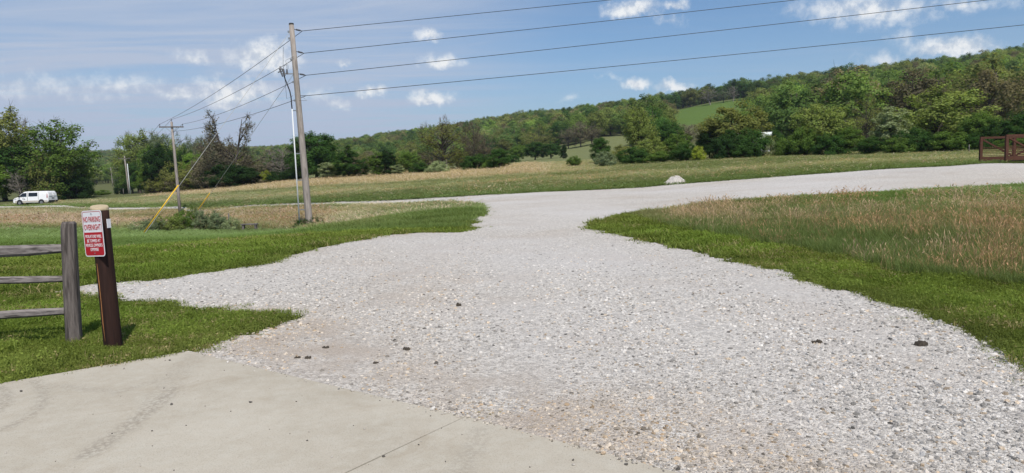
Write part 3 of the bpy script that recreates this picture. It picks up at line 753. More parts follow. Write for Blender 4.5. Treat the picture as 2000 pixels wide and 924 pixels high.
TREES = [
 (258, 320, 44, 176, 'loose', 'mid', 'mid green tree filling the grove just right of the pole with the pipe', 'tree'),
 (322, 300, 50, 150, 'dense', 'dark', 'dark tree between the flat topped tree and the crossarm pole', 'tree'),
 (392, 320, 60, 128, 'brush', 'olive', 'olive thicket below the bright green tree between the guy wires', 'thicket'),
 (428, 296, 70, 121, 'brush', 'brown', 'wide brown thicket wrapping the left of the half bare tree', 'thicket'),
 (470, 300, 74, 120, 'brush', 'olive', 'wide olive thicket wrapping the right of the half bare tree', 'thicket'),
 (448, 318, 80, 114, 'bush', 'deep', 'very dark tangle at the trunk of the half bare tree', 'bush'),
 (350, 345, 50, 123, 'brush', 'brown', 'low brown brush behind the foot of the crossarm pole', 'thicket'),
 (310, 348, 46, 126, 'brush', 'olive', 'low olive brush below the flat topped dark tree', 'thicket'),
 (505, 338, 46, 115, 'brush', 'brown', 'low brown brush right of the dark evergreen bush', 'thicket'),
 (300, 268, 50, 200, 'loose', 'grey', 'grey green tree top left of the crossarm pole among the tall pale trees', 'tree'),
 (335, 270, 46, 205, 'loose', 'grey', 'grey green tree top directly behind the crossarm', 'tree'),
 (380, 274, 50, 200, 'loose', 'grey', 'grey green tree top right of the crossarm pole among the tall pale trees', 'tree'),
 (425, 280, 50, 205, 'budding', 'grey', 'thin grey tree top behind the left top of the half bare tree', 'tree'),
 (700, 300, 44, 118, 'brush', 'brown', 'brown twiggy thicket right of the round dense tree', 'thicket'),
 (640, 290, 50, 125, 'dense', 'dark', 'dark tree filling between the broad dark tree and the round dense tree', 'tree'),
 (780, 300, 50, 116, 'brush', 'olive', 'olive thicket behind the dark oval cedar', 'thicket'),
 (835, 296, 50, 118, 'brush', 'brown', 'brown thicket left of the olive willow', 'thicket'),
 (905, 296, 50, 114, 'brush', 'olive', 'olive thicket between the willow and the thin brown trees', 'thicket'),
 (166, 364, 26, 122, 'bush', 'dark', 'dark low bush in the gap right of the grove behind the van', 'bush'),
 (196, 371, 26, 150, 'bush', 'mid', 'small green bush in the gap below the far utility poles', 'bush'),
 (246, 300, 44, 200, 'loose', 'grey', 'grey green tree filling the grove left of the pole with the pipe'),
 (300, 285, 50, 165, 'loose', 'mid', 'mid green tree behind the flat topped dark tree'),
 (335, 275, 56, 175, 'loose', 'light', 'light green tree behind the crossarm pole top'),
 (415, 275, 56, 185, 'budding', 'grey', 'grey thinly leafed tree left of the tops of the half bare tree'),
 (480, 290, 50, 170, 'budding', 'grey', 'grey thinly leafed tree right of the half bare tree'),
 (500, 300, 44, 180, 'loose', 'grey', 'grey green tree far behind the yellow green bush'),
 (238, 350, 26, 180, 'bush', 'deep', 'dark bush at the left foot of the grove by the pole with the pipe', 'bush'),
 (292, 345, 40, 133, 'bush', 'dark', 'dark green bush along the tan grass below the tall pale trees', 'bush'),
 (300, 343, 44, 130, 'bush', 'deep', 'very dark bush below the flat topped tree', 'bush'),
 (330, 343, 46, 128, 'bush', 'dark', 'dark bush left of the foot of the crossarm pole', 'bush'),
 (362, 340, 46, 126, 'bush', 'deep', 'very dark bush right of the crossarm pole', 'bush'),
 (398, 338, 46, 124, 'bush', 'dark', 'dark bush between the lower ends of the guy wires', 'bush'),
 (490, 330, 40, 116, 'bush', 'deep', 'dark bush right of the dark evergreen bush', 'bush'),
 (540, 335, 36, 113, 'bush', 'deep', 'dark low bush between the yellow green bush and the tall pole', 'bush'),
 (572, 328, 40, 112, 'bush', 'deep', 'dark low bush touching the tall pole on its left', 'bush'),
 (1000, 302, 36, 190, 'bush', 'dark', 'dark bush at the left foot of the pasture thicket', 'bush'),
 (1466, 254, 70, 84, 'bush', 'dark', 'broad dark bush hiding the front of the farmhouse', 'bush'),
 (1430, 250, 60, 86, 'dense', 'dark', 'dark inner foliage of a small tree under the drooping olive tree'),
 (1540, 268, 50, 84, 'bush', 'mid', 'low green bush in the gap right of the farmhouse', 'bush'),
 # px, top, width, depth, kind, colour, label
 (8, 210, 125, 108, 'loose', 'olive', 'tall olive green tree at the left edge behind the white van'),
 (55, 232, 46, 118, 'bare', 'grey', 'leafless grey tree rising between the olive tree and the tree above the van'),
 (118, 238, 118, 106, 'loose', 'mid', 'large fresh green tree standing just behind the rear of the white van'),
 (38, 285, 96, 106, 'dense', 'dark', 'dark green tree behind the front of the white van'),
 (-30, 300, 110, 103, 'loose', 'bright', 'bright green tree cut by the left edge left of the van'),
 (-110, 230, 140, 106, 'loose', 'mid', 'green tree beyond the left edge of the picture'),
 (95, 300, 60, 103, 'brush', 'olive', 'olive thicket with pale stems right behind the van roof'),
 (146, 318, 56, 108, 'loose', 'mid', 'lower green tree at the right end of the grove behind the van'),
 (140, 345, 60, 104, 'bush', 'deep', 'dark bush under the grove just right of the van'),
 (40, 325, 40, 101, 'bare', 'brown', 'leaning pale dead tree over the van bonnet'),
 (252, 265, 48, 195, 'loose', 'grey', 'pale green tree behind the utility pole with the white pipe'),
 (272, 258, 72, 185, 'loose', 'light', 'tallest pale green tree in the grove left of the second utility pole'),
 (312, 262, 60, 188, 'loose', 'grey', 'grey green tree whose top shows just left of the crossarm pole'),
 (356, 264, 62, 190, 'budding', 'grey', 'thinly leafed grey tree right of the crossarm pole'),
 (398, 268, 60, 190, 'budding', 'grey', 'thinly leafed grey tree between the crossarm pole and the half bare tree'),
 (268, 318, 40, 172, 'dense', 'dark', 'dark green tree right of the pole with white pipe'),
 (290, 325, 46, 130, 'dense', 'mid', 'mid green bushy tree at the edge of the tan grass left of the crossarm pole'),
 (312, 281, 52, 128, 'dense', 'deep', 'very dark tree with a flat top left of the crossarm pole'),
 (345, 318, 56, 127, 'brush', 'olive', 'olive brown thicket directly behind the crossarm pole'),
 (362, 288, 46, 140, 'dense', 'dark', 'dark green tree just right of the crossarm pole'),
 (385, 296, 50, 138, 'loose', 'bright', 'bright green tree between the two guy wires'),
 (378, 332, 78, 124, 'brush', 'olive', 'low olive thicket behind the yellow guy guards'),
 (412, 303, 66, 122, 'brush', 'brown', 'brown leafless thicket left of the half bare tree'),
 (452, 227, 104, 117, 'half_bare', 'brown', 'big half bare tree with two sparse tops left of the tall utility pole'),
 (466, 326, 84, 113, 'bush', 'deep', 'dark evergreen bush at the foot of the half bare tree'),
 (438, 335, 60, 113, 'brush', 'brown', 'brown brush tangle left of the dark evergreen bush'),
 (512, 318, 50, 118, 'brush', 'brown', 'brown brush behind the yellow green bush left of the tall pole'),
 (523, 334, 26, 114, 'bush', 'yellow', 'small yellow green bush left of the tall utility pole', 'bush'),
 (548, 300, 56, 120, 'dense', 'dark', 'dark tree behind the pale dead limbs left of the tall pole'),
 (551, 288, 52, 114, 'bare', 'brown', 'dead tree with pale forked limbs just left of the tall pole'),
 (618, 262, 92, 112, 'dense', 'dark', 'broad dark green tree just right of the tall utility pole'),
 (600, 300, 50, 110, 'dense', 'dark', 'lower dark tree directly behind the tall utility pole'),
 (640, 318, 34, 106, 'slender', 'pale', 'small pale leafed sapling in front of the broad dark tree', 'sapling'),
 (681, 286, 56, 105, 'cedar', 'dark', 'round dense dark green tree right of the broad dark tree'),
 (656, 316, 40, 108, 'dense', 'mid', 'mid green bush between the two dark trees right of the pole', 'bush'),
 (712, 300, 34, 112, 'budding', 'olive', 'thin olive tree right of the round dense tree'),
 (736, 298, 28, 103, 'slender', 'mid', 'slender green sapling left of the dark oval cedar', 'sapling'),
 (757, 295, 40, 104, 'cedar', 'deep', 'dark oval cedar at the edge of the tan grass'),
 (779, 322, 28, 102, 'slender', 'pale', 'pale shrub leaning against the dark oval cedar', 'shrub'),
 (802, 296, 48, 106, 'loose', 'mid', 'green tree with white stems right of the dark oval cedar'),
 (822, 318, 40, 104, 'bush', 'dark', 'low dark bush left of the spreading olive willow', 'bush'),
 (868, 240, 104, 108, 'budding', 'olive', 'wide spreading olive willow in the middle of the tree line'),
 (873, 226, 36, 150, 'bare', 'brown', 'bare twiggy tree top rising above the olive willow'),
 (858, 315, 36, 99, 'bush', 'pale', 'white flecked shrub under the olive willow', 'shrub'),
 (840, 328, 26, 100, 'bush', 'pale', 'small pale shrub left of the white flecked shrub', 'shrub'),
 (927, 240, 46, 104, 'budding', 'brown', 'tall thin brown tree right of the olive willow'),
 (948, 262, 36, 106, 'budding', 'brown', 'shorter thin brown tree beside the tall thin brown tree'),
 (930, 302, 58, 98, 'bush', 'dark', 'dark bush at the foot of the thin brown trees', 'bush'),
 (977, 291, 42, 93, 'dense', 'dark', 'small round dark tree left of the open pasture'),
 (960, 312, 30, 95, 'bush', 'mid', 'low green bush between the thin brown trees and the small round tree', 'bush'),
 (1014, 284, 36, 205, 'dense', 'mid', 'mid green tree at the left end of the pasture thicket'),
 (1046, 278, 40, 200, 'dense', 'dark', 'dark round tree in the pasture thicket'),
 (1078, 278, 48, 198, 'dense', 'dark', 'dark green tree at the right end of the pasture thicket'),
 (1102, 284, 14, 170, 'cedar', 'deep', 'narrow dark cedar alone on the pasture'),
 (1122, 305, 26, 90, 'bush', 'mid', 'small green bush on the near edge of the pasture gap', 'bush'),
 (1054, 246, 54, 290, 'budding', 'olive', 'yellowish budding oak on the far pasture'),
 (1112, 252, 34, 285, 'budding', 'brown', 'small brown budding oak left of the oak pair'),
 (1136, 238, 44, 280, 'budding', 'brown', 'brown budding oak, left one of the pasture oak pair'),
 (1158, 243, 40, 282, 'budding', 'brown', 'brown budding oak, right one of the pasture oak pair'),
 (1182, 226, 36, 340, 'far', 'bright', 'bright green round tree at the top of the pale pasture'),
 (1174, 270, 36, 98, 'dense', 'dark', 'dark tree at the left end of the right hand thicket'),
 (1183, 296, 38, 86, 'bush', 'grey', 'grey green rounded bush in front of the right hand thicket', 'bush'),
 (1214, 284, 46, 95, 'loose', 'olive', 'olive tree beside the dark tree of the right hand thicket'),
 (1250, 212, 64, 104, 'loose', 'light', 'tall light green tree with a forked trunk in the right hand thicket'),
 (1240, 288, 54, 88, 'bush', 'dark', 'dark bush below the tall light green tree', 'bush'),
 (1276, 270, 56, 92, 'loose', 'light', 'light green tree right of the tall forked tree'),
 (1290, 296, 56, 86, 'bush', 'mid', 'mid green bush right of the dark bush in the thicket', 'bush'),
 (1322, 258, 58, 92, 'dense', 'mid', 'round mid green tree left of the yellow green bush'),
 (1300, 238, 64, 130, 'dense', 'dark', 'dark tree behind the round mid green tree'),
 (1336, 282, 46, 85, 'bush', 'dark', 'dark green bush just left of the yellow green bush', 'bush'),
 (1364, 286, 26, 84, 'bush', 'yellow', 'bright yellow green bush left of the big drooping tree', 'bush'),
 (1386, 256, 50, 90, 'dense', 'deep', 'very dark tree left of the big drooping tree'),
 (1345, 244, 60, 190, 'budding', 'brown', 'grey brown thinly leafed tree below the hill pasture'),
 (1428, 204, 128, 90, 'dense', 'olive', 'big drooping olive green tree in front of the white farmhouse'),
 (1412, 268, 56, 84, 'bush', 'deep', 'dark bush under the left of the drooping tree', 'bush'),
 (1452, 276, 50, 83, 'bush', 'dark', 'dark green bush under the middle of the drooping tree', 'bush'),
 (1486, 264, 42, 86, 'brush', 'pale', 'pale grey twiggy shrub right of the drooping tree', 'shrub'),
 (1516, 256, 32, 96, 'dense', 'dark', 'dark green small tree right of the farmhouse roof'),
 (1598, 206, 96, 84, 'loose', 'light', 'big light green tree right of the gap by the farmhouse'),
 (1570, 250, 56, 82, 'bush', 'mid', 'mid green bush on the left flank of the big light green tree', 'bush'),
 (1618, 262, 60, 80, 'bush', 'dark', 'dark bush below the big light green tree', 'bush'),
 (1652, 250, 62, 82, 'dense', 'mid', 'mid green tree between the big light green tree and the bare forked tree'),
 (1692, 190, 76, 120, 'budding', 'olive', 'nearly bare forked tree in the right tree line'),
 (1735, 212, 60, 84, 'slender', 'pale', 'whitish green slender tree in the right tree line'),
 (1700, 268, 56, 79, 'bush', 'dark', 'dark bush below the nearly bare forked tree', 'bush'),
 (1750, 270, 56, 78, 'bush', 'mid', 'mid green bush at the foot of the whitish slender tree', 'bush'),
 (1830, 174, 150, 88, 'loose', 'light', 'largest spreading light green tree near the rusty bridge'),
 (1790, 252, 70, 79, 'bush', 'dark', 'dark bush under the left of the largest spreading tree', 'bush'),
 (1850, 258, 80, 78, 'bush', 'mid', 'green bush under the largest spreading tree', 'bush'),
 (1905, 222, 70, 82, 'dense', 'mid', 'mid green tree just left of the rusty bridge'),
 (1900, 262, 60, 77, 'bush', 'dark', 'dark bush left of the rusty bridge railing', 'bush'),
 (1950, 235, 80, 80, 'dense', 'dark', 'dark green tree behind the rusty bridge railing'),
 (2000, 218, 90, 82, 'dense', 'dark', 'dark tree at the right edge behind the bridge'),
 (2060, 240, 90, 80, 'dense', 'mid', 'green tree beyond the right edge past the bridge'),
 (1980, 268, 60, 76, 'bush', 'mid', 'green bush seen through the bridge truss', 'bush'),
 (1388, 172, 34, 430, 'bare', 'brown', 'bare tree on the hill pasture crest, leftmost of the crest trees'),
 (1346, 180, 30, 520, 'budding', 'brown', 'thin bare tree rising behind the lower end of the hill pasture'),
 (1413, 174, 24, 430, 'budding', 'grey', 'grey green small tree on the hill pasture crest'),
 (1432, 168, 22, 430, 'bare', 'brown', 'bare narrow tree on the crest left of the dark crest tree'),
 (1452, 163, 26, 432, 'dense', 'dark', 'dark round tree at the top of the hill pasture'),
 (1472, 160, 30, 425, 'dense', 'deep', 'darkest tree where the hill pasture meets the woods'),
 (1278, 182, 34, 560, 'far', 'olive', 'tall olive tree standing above the ridge left of the hill pasture'),
]
for rec in TREES:
    px, top, wd, d, kind, col, lab = rec[:7]
    if px < 160 and d < 119: d += 9          # the grove stands behind the parked van
    cat = rec[7] if len(rec) > 7 else 'tree'
    nm = {'tree': {'cedar': 'cedar_tree', 'bare': 'bare_tree', 'half_bare': 'half_bare_tree', 'brush': 'thicket', 'bush': 'bush'}.get(kind, 'deciduous_tree')}.get(cat, cat)
    plant(nm, px, top, wd, d, kind, col, lab, cat, group='trees and bushes along the field edge' if d < 150 else 'trees on the far pastures and hill', lean=0.35 if 'leaning pale' in lab else 0.0)

# brush by the guy anchors, weeds round the pole
for (px, top, w, d, kd, col, lab) in [
    (266, 432, 40, 36, 'brush', 'pale', 'low pale bramble left of the foot of the left yellow guy guard'), (292, 424, 46, 36.6, 'brush', 'grey', 'bramble at the foot of the left yellow guy guard'),
    (322, 420, 46, 37, 'brush', 'light', 'leafy bramble between the left guy guard and the crossarm pole'), (348, 412, 44, 38, 'bush', 'mid', 'dense bramble clump in front of the crossarm pole'),
    (370, 400, 24, 39.5, 'brush', 'mid', 'tallest bramble at the foot of the right yellow guy guard'), (394, 410, 48, 38.2, 'brush', 'grey', 'grey green bramble right of the right yellow guy guard'),
    (420, 416, 44, 38, 'bush', 'grey', 'bramble in front of the two fence stakes'), (446, 424, 36, 37.6, 'brush', 'pale', 'right end bramble beside the plank trough'),
    (583, 428, 26, 35.4, 'brush', 'dark', 'dark weeds left of the tall pole round the pipe foot'), (612, 424, 26, 35.6, 'brush', 'dark', 'dark leafy weeds on the right of the tall pole foot')]:
    plant('bramble', px, top, w, d, kd, col, lab, 'shrub', 'brambles by the utility pole')

# hillside woods: nearest crowns one by one, the rest as one wood
def build_woods():
    az = rng.uniform(R(-50), R(50), 60000); u = rng.uniform(0, 1, 60000)
    r = np.sqrt(u * (1500 ** 2 - 130 ** 2) + 130 ** 2)
    x, y = np.sin(az) * r, np.cos(az) * r; z = ground_z(x, y); px, py, dep = proj(x, y, z)
    # open ground: valley fields, pasture slopes
    open_ = np.zeros(len(x), bool)
    hh = 12 * F_PX / np.maximum(dep, 1)
    for fy in (0.0, 0.35, 0.7, 0.95):
        open_ |= inpoly(px, py - hh * fy, HILL_PASTURE) & (dep < 445)
    pale = [(985, 330), (1010, 314), (1105, 300), (1190, 266), (1235, 264), (1215, 300), (1150, 330)]
    open_ |= inpoly(px, py, pale) & (dep < 420)
    open_ |= (inpoly(px, py - hh * 0.6, [(1195, 268), (1240, 268), (1230, 290), (1195, 290)]) & (dep < 300))
    open_ |= (px < 1500) & (px > 1000) & (dep < 165)
    open_ |= (px < 1265) & (px > 990) & (dep < 300)
    open_ |= (px < 1000) & (dep < 300) & (px > 180)
    open_ |= (px < 190) & (dep < 250)
    open_ |= (px > 160) & (px < 235) & (dep < 370)
    open_ |= (np.abs(px - 1455) < 80) & (dep < 240)
    open_ |= (px > 1500) & (dep < 132)
    ok = ~open_
    x, y, z, px, py, dep, r = (q[ok] for q in (x, y, z, px, py, dep, r))
    # thin to spacing ~6.5 m near, 9 m far
    cell = {}; keep = []
    for i in range(len(x)):          # no two stems closer than s
        q_ = 7.4 if dep[i] < 420 else 9.0; u_, v_ = int(x[i] // 9), int(y[i] // 9); bad = False
        for du in (-1, 0, 1):
            for dv in (-1, 0, 1):
                for j in cell.get((u_ + du, v_ + dv), ()):
                    if (x[i] - x[j]) ** 2 + (y[i] - y[j]) ** 2 < q_ * q_: bad = True; break
        if bad: continue
        cell.setdefault((u_, v_), []).append(i); keep.append(i)
    keep = np.array(keep); x, y, z, px, py, dep = (q[keep] for q in (x, y, z, px, py, dep))
    n = len(x); print('wood trees', n)
    pal = np.array([(.070, .105, .034), (.095, .130, .038), (.122, .138, .045), (.138, .140, .055), (.140, .115, .070), (.120, .100, .070), (.044, .080, .024), (.125, .170, .045), (.175, .185, .090), (.085, .120, .048)])
    pr = np.array([.16, .19, .16, .12, .05, .04, .10, .08, .04, .05]); pi = rng.choice(len(pal), n, p=pr / pr.sum())
    patch = np.sin(x * .021 + 1.3) * np.sin(y * .017 + .4)
    col = pal[pi] * np.array([1.02, 1.09, .93]) * rng.uniform(.65, 1.3, (n, 1)) * (1 + .12 * patch)[:, None]
    bud = (pi == 4) | (pi == 5); H = rng.uniform(9, 16.5, n) * np.where((px < 1000) & (dep < 480), .72, 1.0); H = np.where(dep > 300, 9 + (H - 9) * .55, H); W = rng.uniform(.9, 1.3, n) * np.where(dep > 300, 1.18, 1.0)
    vis = (px > -20) & (px < 2020)
    order = np.where(vis & (px > 1180) & (dep < 400))[0]; order = order[np.argsort(dep[order])][:190]
    single = np.zeros(n, bool); single[order] = True
    fm = []
    for q in range(4):
        (tv, tf), (lv, lf) = gen_tree('far', 900 + q); fm.append((tv, tf, lv, lf))
    for q in range(2):
        (tv, tf), (lv, lf) = gen_tree('far_bud', 950 + q); fm.append((tv, tf, lv, lf))
    def both(nm, mleaf):
        out = []
        for (tv, tf, lv, lf) in fm:
            tf4 = tf; me = qmesh(nm, np.concatenate([tv, lv]), np.concatenate([tf4, lf + len(tv)]), M_bark)
            me.materials.append(mleaf); mi = np.zeros(len(me.polygons), np.int32); mi[len(tf4):] = 1; me.polygons.foreach_set('material_index', mi); out.append(me)
        return out
    near = both('hillside_tree', M_leaf); far = both('wood', M_leaf_far)
    var = np.where(bud, rng.integers(4, 6, n), rng.integers(0, 4, n))
    names = ['dark', 'green', 'olive', 'olive', 'brown', 'grey brown', 'deep green', 'light green', 'pale', 'grey green']
    for i in order:
        o = link('hillside_tree', near[var[i]], None, None, (x[i], y[i], z[i] - .2)); s = H[i] / 10
        o.scale = (s * W[i], s * W[i], s); o.rotation_euler = (0, 0, rng.uniform(0, 6.28)); o.color = tuple(col[i]) + (1,)
        cn = names[pi[i]]; where = 'the wooded right hillside' if px[i] > 1480 else 'the slope below the hill pasture'
        props(o, '%s tree among the woods covering %s' % (cn, where), 'tree', '%s trees on %s' % (cn, where))
    k = ~single & (dep < 1700)
    rot = np.zeros((k.sum(), 3)); rot[:, 2] = rng.uniform(0, 6.28, k.sum()); s = H[k] / 10
    o = scatter('wood', np.column_stack([x, y, z - .2])[k], rot, np.column_stack([s * W[k], s * W[k], s]), var[k], col[k], far, M_leaf_far)
    props(o, 'mixed spring green woods covering the distant ridge and hill tops', 'wood')
build_woods()

# ------------------------------------------------------------------ grass
def blade_clump(seed, nb, h, spread, w, lean, seedhead=False, broad=0):
    r = np.random.default_rng(seed); V = []; Fq = []; b = 0
    for i in range(nb):
        a = r.uniform(0, 6.28); rad = spread * math.sqrt(r.uniform()); base = np.array([rad * math.cos(a), rad * math.sin(a), -0.01])
        la = r.uniform(0, 6.28); hh = h * r.uniform(.55, 1.15); ln = lean * r.uniform(.2, 1.3) * hh
        dr = np.array([math.cos(la), math.sin(la), 0]); sd_ = np.array([-dr[1], dr[0], 0]) * w * r.uniform(.7, 1.3)
        p0 = base; p1 = base + dr * ln * .3 + np.array([0, 0, hh * .55]); p2 = base + dr * ln + np.array([0, 0, hh])
        V += [p0 - sd_, p0 + sd_, p1 + sd_ * .8, p1 - sd_ * .8, p2 + sd_ * .15, p2 - sd_ * .15]
        Fq += [(b, b + 1, b + 2, b + 3), (b + 3, b + 2, b + 4, b + 5)]; b += 6
        if seedhead and r.uniform() < .6:
            t = (p2 - p1); t /= np.linalg.norm(t); s2 = sd_ * 2.6; q = p2 - t * hh * .16
            V += [q, q + t * hh * .10 + s2, q + t * hh * .24, q + t * hh * .10 - s2]; Fq += [(b, b + 1, b + 2, b + 3)]; b += 4
    for i in range(broad):
        a = r.uniform(0, 6.28); rad = spread * math.sqrt(r.uniform()); c = np.array([rad * math.cos(a), rad * math.sin(a), h * r.uniform(.2, .8)])
        n_ = r.normal(size=3) * .4 + np.array([0, 0, 1]); n_ /= np.linalg.norm(n_); t = np.cross(n_, r.normal(size=3)); t /= np.linalg.norm(t); s2 = np.cross(n_, t); L = .011 * r.uniform(.7, 1.4)
        V += [c - t * L, c + s2 * L * .8, c + t * L, c - s2 * L * .8]; Fq += [(b, b + 1, b + 2, b + 3)]; b += 4
    return qmesh('grass', np.array(V), np.array(Fq, np.int32), M_grass)
def polar(n, r0, r1, a0=-47, a1=47):
    az = rng.uniform(R(a0), R(a1), n); r = np.exp(rng.uniform(math.log(r0), math.log(r1), n)); return np.sin(az) * r, np.cos(az) * r, r
def vnoise(x, y, s, seed):
    """smooth value noise"""
    g = np.random.default_rng(seed).uniform(0, 1, (64, 64)); u = (x / s) % 64; v = (y / s) % 64
    i, j = np.floor(u).astype(int), np.floor(v).astype(int); fu, fv = u - i, v - j; fu = fu * fu * (3 - 2 * fu); fv = fv * fv * (3 - 2 * fv)
    i1, j1 = (i + 1) % 64, (j + 1) % 64; i %= 64; j %= 64
    return g[i, j] * (1 - fu) * (1 - fv) + g[i1, j] * fu * (1 - fv) + g[i, j1] * (1 - fu) * fv + g[i1, j1] * fu * fv
def build_grass():
    # short mown turf
    x, y, r = polar(84000, 4.2, 45); tan, cls, px, py, dep = zones(x, y)
    edge = rng.normal(0, .05, (len(x), 2)) * np.where(rng.uniform(0, 1, len(x)) < .18, 3.2, 1.0)[:, None]
    ok = (cls == 0) & ~inpoly(x + edge[:, 0], y + edge[:, 1], GRAVEL) & ~inpoly(x, y, SLAB)
    worn = np.exp(-(((px - 300) / 40) ** 2 + ((py - 683) / 9) ** 2)) + .6 * np.exp(-(((px - 270) / 30) ** 2 + ((py - 592) / 6) ** 2)); ok &= ~((worn > rng.uniform(.25, 1, len(x))) & (r < 12))
    x, y, r = x[ok], y[ok], r[ok]
    ed = edge_dist(x, y); ok = (rng.uniform(0, 1, len(x)) < .18 + .82 * sstep(ed, .02, .05 + .40 * vnoise(x, y, .8, 31))) | (ed > .5)
    thin = vnoise(x, y, 1.3, 33); ok &= rng.uniform(0, 1, len(x)) > .55 * (thin > .70)
    x, y, r, ed = x[ok], y[ok], r[ok], ed[ok]
    # longer, untrimmed grass at the foot of the posts
    for (cx, cy) in POST_FEET:
        q = 60; a_ = rng.uniform(0, 6.28, q); rr_ = rng.uniform(.09, .22, q)
        x = np.r_[x, cx + np.cos(a_) * rr_]; y = np.r_[y, cy + np.sin(a_) * rr_]
    foot = len(x) - 60 * len(POST_FEET); ed = np.r_[ed, np.full(len(x) - len(ed), 3.0)]
    r = np.hypot(x, y); n = len(x); z = ground_z(x, y)
    src = [blade_clump(i, 46, .075, .13, .0030, .8, broad=14) for i in range(3)] + [blade_clump(10 + i, 34, .075, .13, .0055, .9, broad=6) for i in range(2)]
    idx = np.where(r < 13, rng.integers(0, 3, n), rng.integers(3, 5, n))
    v1 = vnoise(x, y, .9, 1); v2 = vnoise(x, y, 3.1, 2); v3 = vnoise(x, y, .35, 3)
    c = np.array([.104, .146, .027])[None] * (0.42 + .58 * v1 + .55 * v3)[:, None]
    yel = np.clip((v2 - .45) * 1.6, 0, 1)[:, None] * .55; c = c * (1 - yel) + np.array([.150, .155, .045]) * yel
    br = np.exp(-(ed / .35) ** 2)[:, None] * .55; c = c * (1 - br) + np.array([.120, .135, .040]) * br
    mow = (.90 + .16 * (np.sin((x * .45 + y * .9) * 3.6 + 1.5 * v2) > 0))[:, None]; c = c * mow
    dry = (rng.uniform(0, 1, n) < .03 + .10 * (vnoise(x, y, 1.7, 35) > .66))[:, None]; c = np.where(dry, np.array([.24, .20, .10]), c)
    s = np.clip(r / 8, .9, 3.2) * rng.uniform(.8, 1.25, n); hz = s ** .35 * rng.uniform(.6, 1.25, n) * (0.55 + 1.0 * v3); hz = np.where(inpoly(x, y, GRAVEL), hz * .5, hz); hz[foot:] *= 1.15; s[foot:] *= .5
    rot = np.zeros((n, 3)); rot[:, 2] = rng.uniform(0, 6.28, n)
    o = scatter('lawn_grass', np.column_stack([x, y, z]), rot, np.column_stack([s, s, hz]), idx, c, src, M_grass)
    props(o, 'short mown green grass beside the gravel', 'grass')
    # tall meadow
    x, y, r = (np.r_[a, b] for a, b in zip(polar(130000, 7, 132, -48, 48), polar(130000, 26, 132, -48, 48))); tan, cls, px, py, dep = zones(x, y)
    ok = (cls == 1) & ~inpoly(x, y, GRAVEL)
    x, y, r, tan, px, py = (q[ok] for q in (x, y, r, tan, px, py)); n = len(x); z = ground_z(x, y); print('meadow', n)
    ng = 4
    src = [blade_clump(30 + i, 26, .34, .20, .0040, .55) for i in range(2)] + [blade_clump(40 + i, 22, .36, .34, .009, .5) for i in range(2)] \
        + [blade_clump(50 + i, 20, .62, .20, .0030, .42, True) for i in range(2)] + [blade_clump(60 + i, 15, .64, .34, .0065, .42, True) for i in range(2)]
    v1 = vnoise(x, y, 2.6, 5); v2 = vnoise(x, y, .8, 6); v3 = vnoise(x, y, 9.0, 9)
    tp = np.clip(tan * np.where(r > 30, .10 + 1.0 * v1 * (.4 + v3), (.24 + 1.7 * np.clip(v1 - .28, 0, 1) * (.5 + v3)) * sstep(px, 1250, 1420)), 0, .9) * np.where(r > 30, .34, .40)
    ist = rng.uniform(0, 1, n) < tp
    far = r > 26
    idx = np.where(ist, 4, 0) + np.where(far, 2, 0) + rng.integers(0, 2, n)
    cg = np.where((r > 30)[:, None], np.array([.100, .136, .050]), np.array([.094, .138, .040])) * (.72 + .35 * v2 + .2 * v1)[:, None] * np.where(r > 30, 1.22, 1.0)[:, None]
    mixg = np.clip(tan * np.where(r > 30, .95, .60) * (.55 + .9 * v1), 0, .85)[:, None]; cg = cg * (1 - mixg) + np.where((r > 30)[:, None], np.array([.36, .305, .225]), np.array([.205, .175, .100])) * mixg
    ct = np.where((r > 30)[:, None], np.array([.37, .305, .225]), np.array([.345, .25, .165])) * rng.uniform(.7, 1.2, n)[:, None]
    red = (vnoise(x, y, 3.0, 12) > .6)[:, None]; ct = np.where(red, ct * np.array([.98, .86, .78]), ct)
    greyish = ((px < 640) & (py > 405))[:, None]; ct = np.where(greyish, ct * np.array([.80, .80, .84]), ct)
    c = np.where(ist[:, None], ct, cg)
    s = np.clip(r / 18, .8, 3.2) * rng.uniform(.8, 1.25, n); hz = rng.uniform(.6, 1.15, n) * (.65 + .5 * v2) * np.clip(1.0 - r / 200, .55, 1.0) * np.where(ist, np.where(r < 30, .66, .60), .66)
    hz = np.where(~ist & (tan < .15), hz * .75, hz)
    hz = np.where((px < 190) & (r > 60), hz * 1.9, hz); strip = (r > 60) & (tan > .8) & (py < 400); hz = np.where(strip, hz * 2.1, hz); c = np.where(strip[:, None], c * .35 + np.array([.37, .30, .21]) * .65, c)
    lm = (px < 640) & (py > 405) & (r < 90) & (tan > .2); c = np.where(lm[:, None], c * np.array([1.04, .95, .93]), c); hz = np.where(lm, hz * 1.45, hz)
    roadside = np.where((r > 35) & (tan < .3) & (px > 400), .82, 1.0)[:, None]; c = c * np.where(ist[:, None], 1.0, roadside)
    # hug the road and the mown edge: shorter there
    rot = np.zeros((n, 3)); rot[:, 2] = rng.uniform(0, 6.28, n); rot[:, 0] = rng.normal(.04, .05, n)
    o = scatter('meadow_grass', np.column_stack([x, y, z]), rot, np.column_stack([s, s, hz]), idx, c, src, M_grass)
    props(o, 'tall unmown meadow grass, green with tan seed stalks', 'grass')
build_grass()

